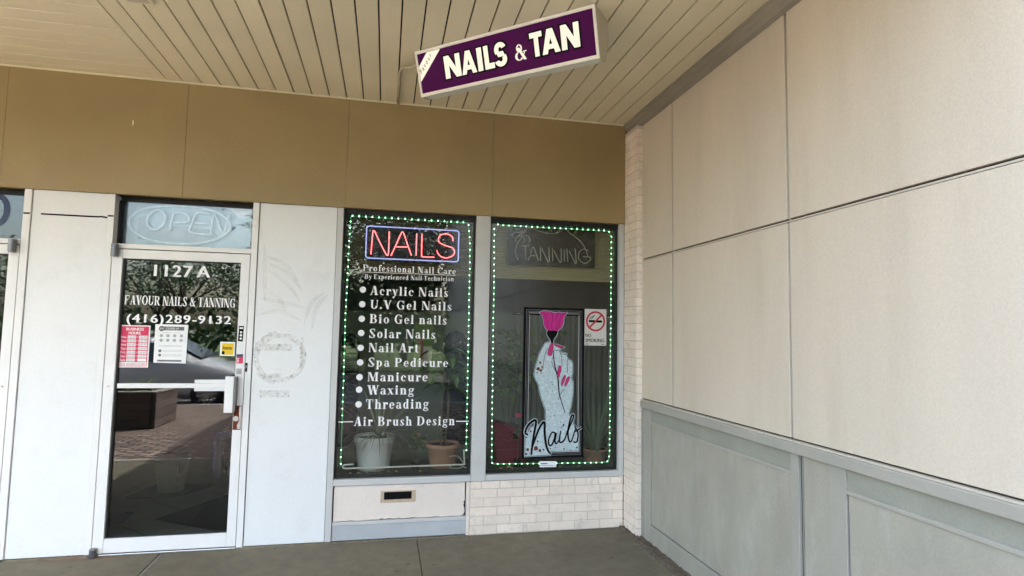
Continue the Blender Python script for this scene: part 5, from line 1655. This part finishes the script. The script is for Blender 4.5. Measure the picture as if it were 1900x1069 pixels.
dl = []
for i, (a, b, s) in enumerate([(-0.02, 0.125, .05), (-0.10, 0.13, .03), (-0.16, 0.125, .03), (0.06, 0.13, .03), (0.12, 0.13, .03), (-0.22, 0.125, .025), (0.30, 0.13, .025), (1.00, 0.118, .055), (1.26, 0.12, .045), (0.93, 0.125, .03), (1.42, 0.125, .028), (1.58, 0.125, .03)]):
    q = MB()
    leaf(q, (a - s * .5, b, Z + 0.012), (1, rng.uniform(-.3, .3), rng.uniform(.2, .6)), s, s * 0.7, rng.uniform(1.0, 1.8), 0.5, 4)
    zm = min(v[2] for v in q.v)
    q.v = [(v[0], v[1], v[2] - zm + Z + 0.0005) for v in q.v]
    d_ = q.build('dried_leaf', M['dry_leaf'])
    tag(d_, ('dried yellow leaf fallen on the ledge of the lettered window' if a < 0.7 else 'dried yellow leaf fallen on the ledge of the poster window'), 'dried leaf',
        'dried leaves in the lettered window' if a < 0.7 else 'dried leaves in the poster window')

# ---- behind the door
o = thing('door_mat', 'dark angled door mat on the pale tiles just inside the door', 'mat', (-1.3, 0.75, 0.006), 'dark mats inside the door')
u_, v_ = Vector((0.51, 0.86, 0)), Vector((0.846, -0.533, 0))
c_ = Vector((-1.73, 0.72, 0))
q = MB()
a = [c_, c_ + u_ * 1.15, c_ + u_ * 1.15 + v_ * 0.72, c_ + v_ * 0.72]
q.add([(p.x, p.y, 0.0065) for p in a] + [(p.x, p.y, 0.014) for p in a], [(3, 2, 1, 0), (4, 5, 6, 7), (0, 1, 5, 4), (1, 2, 6, 5), (2, 3, 7, 6), (3, 0, 4, 7)])
q.build('pile', M['matt'], o)
o = thing('door_mat', 'dark mat under the cream waste bin inside the door', 'mat', (-1.9, 1.6, 0.006), 'dark mats inside the door')
q = MB()
a = [Vector((-2.22, 1.38, 0)), Vector((-1.78, 1.36, 0)), Vector((-1.55, 1.78, 0)), Vector((-2.1, 1.9, 0))]
q.add([(p.x, p.y, 0.0065) for p in a] + [(p.x, p.y, 0.014) for p in a], [(3, 2, 1, 0), (4, 5, 6, 7), (0, 1, 5, 4), (1, 2, 6, 5), (2, 3, 7, 6), (3, 0, 4, 7)])
q.build('pile', M['matt'], o)
o = thing('door_mat', 'dark mat at the hinge side just inside the door', 'mat', (-2.0, 0.6, 0.006), 'dark mats inside the door')
q = MB()
a = [Vector((-2.25, 0.35, 0)), Vector((-1.93, 0.62, 0)), Vector((-1.96, 0.95, 0)), Vector((-2.27, 1.0, 0))]
q.add([(p.x, p.y, 0.0065) for p in a] + [(p.x, p.y, 0.014) for p in a], [(3, 2, 1, 0), (4, 5, 6, 7), (0, 1, 5, 4), (1, 2, 6, 5), (2, 3, 7, 6), (3, 0, 4, 7)])
q.build('pile', M['matt'], o)
o = thing('waste_bin', 'round cream waste bin standing on a mat behind the door glass', 'waste bin', (-1.90, 1.6, 0.015))
MB().lathe([(0.001, 0.0145), (0.105, 0.0145), (0.108, 0.03), (0.150, 0.30), (0.158, 0.305), (0.158, 0.315), (0.146, 0.315), (0.10, 0.04), (0.001, 0.04)], -1.90, 1.6, 32).build('shell', M['bucket'], o, smooth_=True)
q = MB().box(-1.815, -1.795, 1.468, 1.475, 0.18, 0.25).box(-1.812, -1.80, 1.478, 1.485, 0.11, 0.15)
q.build('printed_mark', M['grey_ink'], o)
o = thing('glass_cabinet', 'low white framed cabinet with purple lights inside the door', 'cabinet', (-1.4, 2.1, 0.006))
MB().box(-1.645, -1.595, 2.05, 2.09, 0.006, 0.45).box(-1.594, -0.9, 2.05, 2.09, 0.405, 0.45).box(-0.90, -0.85, 2.05, 2.09, 0.006, 0.45).build('frame', M['white_frame'], o, bevel=0.003)
MB().box(-1.645, -0.85, 2.2, 2.6, 0.006, 0.45).build('body', M['acrylic_black'], o)
MB().lathe([(0.001, 0.007), (0.045, 0.007), (0.05, 0.05), (0.04, 0.09), (0.02, 0.12), (0.03, 0.17), (0.022, 0.21), (0.001, 0.23)], -1.50, 2.14, 20).build('figurine', M['bucket'], o, smooth_=True)
o = thing('purple_light_string', 'string of tiny purple lights along the low white cabinet', 'string lights', (-1.65, 2.04, 0.2))
pts = [(-1.655, 2.04, 0.10 + i * 0.036) for i in range(10)] + [(-1.64 + i * 0.04, 2.04, 0.462) for i in range(12)]
MB().tube([pts[0], pts[9], (-1.655, 2.04, 0.462), pts[-1]], 0.002, 6).build('cord', M['black'], o)
PB = MB().lathe([(0.0002, -0.004), (0.003, -0.0028), (0.004, 0), (0.003, 0.0028), (0.0002, 0.004)], 0, 0, 8).mesh('bulb', M['led_purple'], True)
for p in pts:
    b_ = bpy.data.objects.new('bulb', PB)
    COL.objects.link(b_)
    b_.parent = o
    b_.location = Vector(p) - o.location + Vector((0, -0.004, 0))

# ================================================================== ACROSS THE WALKWAY (seen in the glass)
o = thing('timber_planter', 'low dark timber planter of stacked boards on the brick paving', 'planter', (-4.6, -5.65, 0))
q = MB()
for c in range(4):
    z = 0.0 + c * 0.13
    q.box(-6.2, -3.38, -5.27, -5.21, z + 0.003, z + 0.127).box(-3.37, -3.31, -6.13, -5.212, z + 0.003, z + 0.127).box(-6.2, -3.38, -6.13, -6.07, z + 0.003, z + 0.127).box(-6.27, -6.21, -6.13, -5.21, z + 0.003, z + 0.127)
q.build('boards', M['wood'], o, bevel=0.008)
MB().box(-6.2, -3.38, -6.06, -5.28, 0.0, 0.44).build('soil', M['soil'], o)
q = MB().box(-6.27, -3.31, -5.30, -5.19, 0.522, 0.55).box(-3.40, -3.29, -6.14, -5.302, 0.522, 0.55).box(-6.27, -3.402, -6.14, -6.04, 0.522, 0.55)
q.build('top_rail', M['kerb'], o, bevel=0.006)
q = MB()
for i in range(260):
    a = R(rng.uniform(0, 360))
    leaf(q, (rng.uniform(-6.1, -3.5), rng.uniform(-6.0, -5.35), rng.uniform(0.44, 0.66)), (math.cos(a), math.sin(a), rng.uniform(0, 1)), rng.uniform(0.06, 0.14), 0.05, 1.0, 0.2, 3)
q.build('plants', M['leaf_mid'], o)


def car(label, cx_, cy_, m, sc=1.0, name='parked_car'):
    o_ = thing(name, label, 'car', (cx_, cy_, -0.15), 'cars parked beyond the paving')
    # stations along the length (front at +x): x, hood or roof height, half width at belt, half width at top, belt height
    st = [(2.25, 0.62, 0.70, 0.62, 0.55), (2.10, 0.74, 0.82, 0.72, 0.62), (1.75, 0.86, 0.88, 0.78, 0.76), (1.35, 0.95, 0.90, 0.80, 0.86), (1.15, 1.02, 0.90, 0.78, 0.90),
          (0.45, 1.38, 0.90, 0.62, 0.93), (-0.2, 1.45, 0.90, 0.60, 0.94), (-1.0, 1.44, 0.90, 0.60, 0.95), (-1.5, 1.33, 0.89, 0.62, 0.96), (-2.0, 1.08, 0.86, 0.74, 0.94), (-2.25, 0.95, 0.80, 0.72, 0.86), (-2.35, 0.62, 0.74, 0.68, 0.55)]
    q_ = MB()
    rings = []
    for x_, zt, wb, wt, zb in st:
        half = [(wb * 0.93, 0.22), (wb, 0.42), (wb * 1.005, (0.42 + zb) / 2), (wb * 0.985, zb), (wt, zt - 0.03), (wt * 0.8, zt), (0.0, zt + 0.015)]
        r_ = [(x_, -a_, b_) for a_, b_ in half] + [(x_, a_, b_) for a_, b_ in half[-2::-1]]
        rings.append(r_)
    n_ = len(rings[0])
    vs_ = [(a_ * sc, b_ * sc, c_2 * sc) for r_ in rings for a_, b_, c_2 in r_]
    fs_ = [(i_ * n_ + k_, i_ * n_ + (k_ + 1) % n_, (i_ + 1) * n_ + (k_ + 1) % n_, (i_ + 1) * n_ + k_) for i_ in range(len(rings) - 1) for k_ in range(n_)]
    fs_ += [tuple(range(n_)), tuple(range((len(rings) - 1) * n_ + n_ - 1, (len(rings) - 1) * n_ - 1, -1))]
    q_.add(vs_, fs_)
    off = Vector((cx_, cy_, -0.15))
    q_.v = [tuple(Vector(v_) + off) for v_ in q_.v]
    q_.build('body', m, o_, smooth_=True)
    g_ = MB()
    for sd in (-1, 1):
        for poly in ([(1.02, 0.97), (0.47, 1.31), (-0.05, 1.37), (-0.05, 0.99)], [(-0.12, 0.99), (-0.12, 1.37), (-1.0, 1.36), (-1.45, 1.24), (-1.62, 1.03)]):
            g_.poly([off + Vector((a_ * sc, sd * (0.90 - max(0, (b_ - 0.95)) * 0.62 + 0.022) * sc, b_ * sc)) for a_, b_ in poly])
    g_.poly([off + Vector(p_) * sc for p_ in ((1.20, -0.70, 1.035), (1.20, 0.70, 1.035), (0.49, 0.56, 1.415), (0.49, -0.56, 1.415))])
    g_.build('windows', M['car_glass'], o_)
    for wx in (1.38, -1.42):
        for sd in (-1, 1):
            w_ = MB()
            c0 = off + Vector((wx, sd * 0.80, 0.32)) * sc
            pr_ = [(0.20, -0.10), (0.30, -0.10), (0.32, -0.06), (0.32, 0.06), (0.30, 0.10), (0.20, 0.10)]
            vs_ = [(c0.x + r_ * sc * math.cos(2 * math.pi * k_ / 24), c0.y + y_ * sc, c0.z + r_ * sc * math.sin(2 * math.pi * k_ / 24)) for r_, y_ in pr_ for k_ in range(24)]
            w_.add(vs_, [(i_ * 24 + k_, i_ * 24 + (k_ + 1) % 24, ((i_ + 1) % 6) * 24 + (k_ + 1) % 24, ((i_ + 1) % 6) * 24 + k_) for i_ in range(6) for k_ in range(24)])
            tyre = w_.build('wheel', M['rubber'], o_)
            s_ = MB()
            yy_ = c0.y + sd * 0.09 * sc
            for k_ in range(10):
                a0, a1 = 2 * math.pi * k_ / 10, 2 * math.pi * (k_ + 0.45) / 10
                s_.poly([(c0.x + 0.05 * math.cos(a0), yy_, c0.z + 0.05 * math.sin(a0)), (c0.x + 0.21 * math.cos(a0), yy_, c0.z + 0.21 * math.sin(a0)), (c0.x + 0.21 * math.cos(a1), yy_, c0.z + 0.21 * math.sin(a1)), (c0.x + 0.05 * math.cos(a1), yy_, c0.z + 0.05 * math.sin(a1))])
            s_.disc(c0.x, c0.z, 0.06, yy_ + sd * 0.002, 12)
            s_.build('rim', M['steel'], tyre)
    for sd in (-1, 1):
        MB().poly([off + Vector((a_, sd * b_, c_2)) for a_, b_, c_2 in ((2.262, 0.45, 0.60), (2.262, 0.66, 0.60), (2.12, 0.80, 0.70), (2.14, 0.5, 0.72))]).build('headlight', M['lamp_lens'], o_)
    return o_


car('dark grey saloon parked just past the planter, reflected in the door', -4.85, -9.25, M['car_paint'])
car('dark red car parked in the row behind the grey saloon', -8.0, -14.2, M['car_red'])
car('pale silver car parked at the far end of the lot', -13.8, -14.4, M['steel'])


def tree_mesh(seed, h, dense=1.0):
    r_ = random.Random(seed)
    tk, lf = MB(), MB()
    tk.tube([(0, 0, 0), (0.05, 0, h * .2), (0, .05, h * .42), (.1, 0, h * .7)], .1, 8, radii=[.17, .14, .11, .05])
    clumps = []
    for k in range(9):
        a = k * 2.4 + r_.uniform(-.3, .3)
        z0_ = h * r_.uniform(.28, .5)
        e = Vector((math.cos(a) * h * r_.uniform(.25, .5), math.sin(a) * h * r_.uniform(.25, .5), h * r_.uniform(.55, .92)))
        mid = Vector((e.x * .5, e.y * .5, (z0_ + e.z) * .5 + .15))
        tk.tube([(0, 0, z0_), mid, e], .04, 6, radii=[.07, .045, .015])
        clumps += [e, mid.lerp(e, .6) + Vector((r_.uniform(-.5, .5), r_.uniform(-.5, .5), .3))]
    for k in range(int(14 * dense ** 1.5)):
        a = r_.uniform(0, 6.28)
        rr = h * .5 * math.sqrt(r_.random())
        clumps.append(Vector((math.cos(a) * rr, math.sin(a) * rr, h * r_.uniform(.55 if dense == 1 else .2, 1.0) - rr * .25 * (dense == 1))))
    for c_ in clumps:
        for i in range(int(75 * dense)):
            p = c_ + Vector((r_.gauss(0, .55), r_.gauss(0, .55), r_.gauss(0, .22)))
            d1 = Vector((r_.uniform(-1, 1), r_.uniform(-1, 1), r_.uniform(-.5, .5))).normalized() * r_.uniform(.07, .13)
            d2 = d1.cross(Vector((r_.uniform(-1, 1), r_.uniform(-1, 1), 1))).normalized() * r_.uniform(.04, .07)
            lf.add([p - d1, p + d2, p + d1, p - d2], [(0, 1, 2, 3)])
    return tk.mesh('trunk', M['bark'], True), lf.mesh('crown', M['tree_leaf'])


TM = [tree_mesh(1, 6.0), tree_mesh(2, 6.6), tree_mesh(3, 5.4), tree_mesh(4, 6.8, 2.3)]  # last one: unseen dense trees, added to block sky reflected in the window
tl = ['spreading tree with a thin open crown beside the car park', 'taller bushy tree on the far lawn', 'small rounded tree at the edge of the lawn', 'dense dark tree added to block the sky mirrored in the lettered window']
for i, (tx_, ty, k, s) in enumerate([(-3.4, -20.5, 0, 0.86), (-8.5, -23, 1, 0.76), (-13.5, -22, 2, 0.92), (-30, -24, 0, 1.0), (-26, -27, 1, 0.9), (0.9, -24, 1, 1.0), (6.5, -24, 2, 1.2), (-6.2, -28, 2, 1.04), (-11.5, -29, 0, 0.98), (-1.2, -28, 2, 1.4), (4, -30, 0, 1.4), (-34, -27, 0, 1.1), (-0.5, -16.8, 3, 1.0), (1.5, -18.2, 3, 1.05)]):
    o = thing('tree', tl[k], 'tree', (tx_, ty, -0.11), 'trees beyond the car park')
    o.rotation_euler.z = i * 1.3
    o.scale = (s, s, s)
    for me, nm in zip(TM[k], ('trunk', 'crown')):
        c_ = bpy.data.objects.new(nm, me)
        COL.objects.link(c_)
        c_.parent = o
hd = MB()
for i in range(5200):
    p = Vector((rng.uniform(-60, 30), -36 + rng.gauss(0, .5), -0.1 + abs(rng.gauss(0, 1)) * 1.0 + rng.random() * 0.9))
    d1 = Vector((rng.uniform(-1, 1), rng.uniform(-1, 1), rng.uniform(-1, 1))).normalized() * rng.uniform(.18, .35)
    d2 = d1.cross(Vector((rng.uniform(-1, 1), 1, rng.uniform(-1, 1)))).normalized() * rng.uniform(.12, .22)
    hd.add([p - d1, p + d2, p + d1, p - d2], [(0, 1, 2, 3)])
tag(hd.build('hedge', M['tree_leaf']), 'long dense hedge closing the far side of the lawn', 'hedge', kind='stuff')
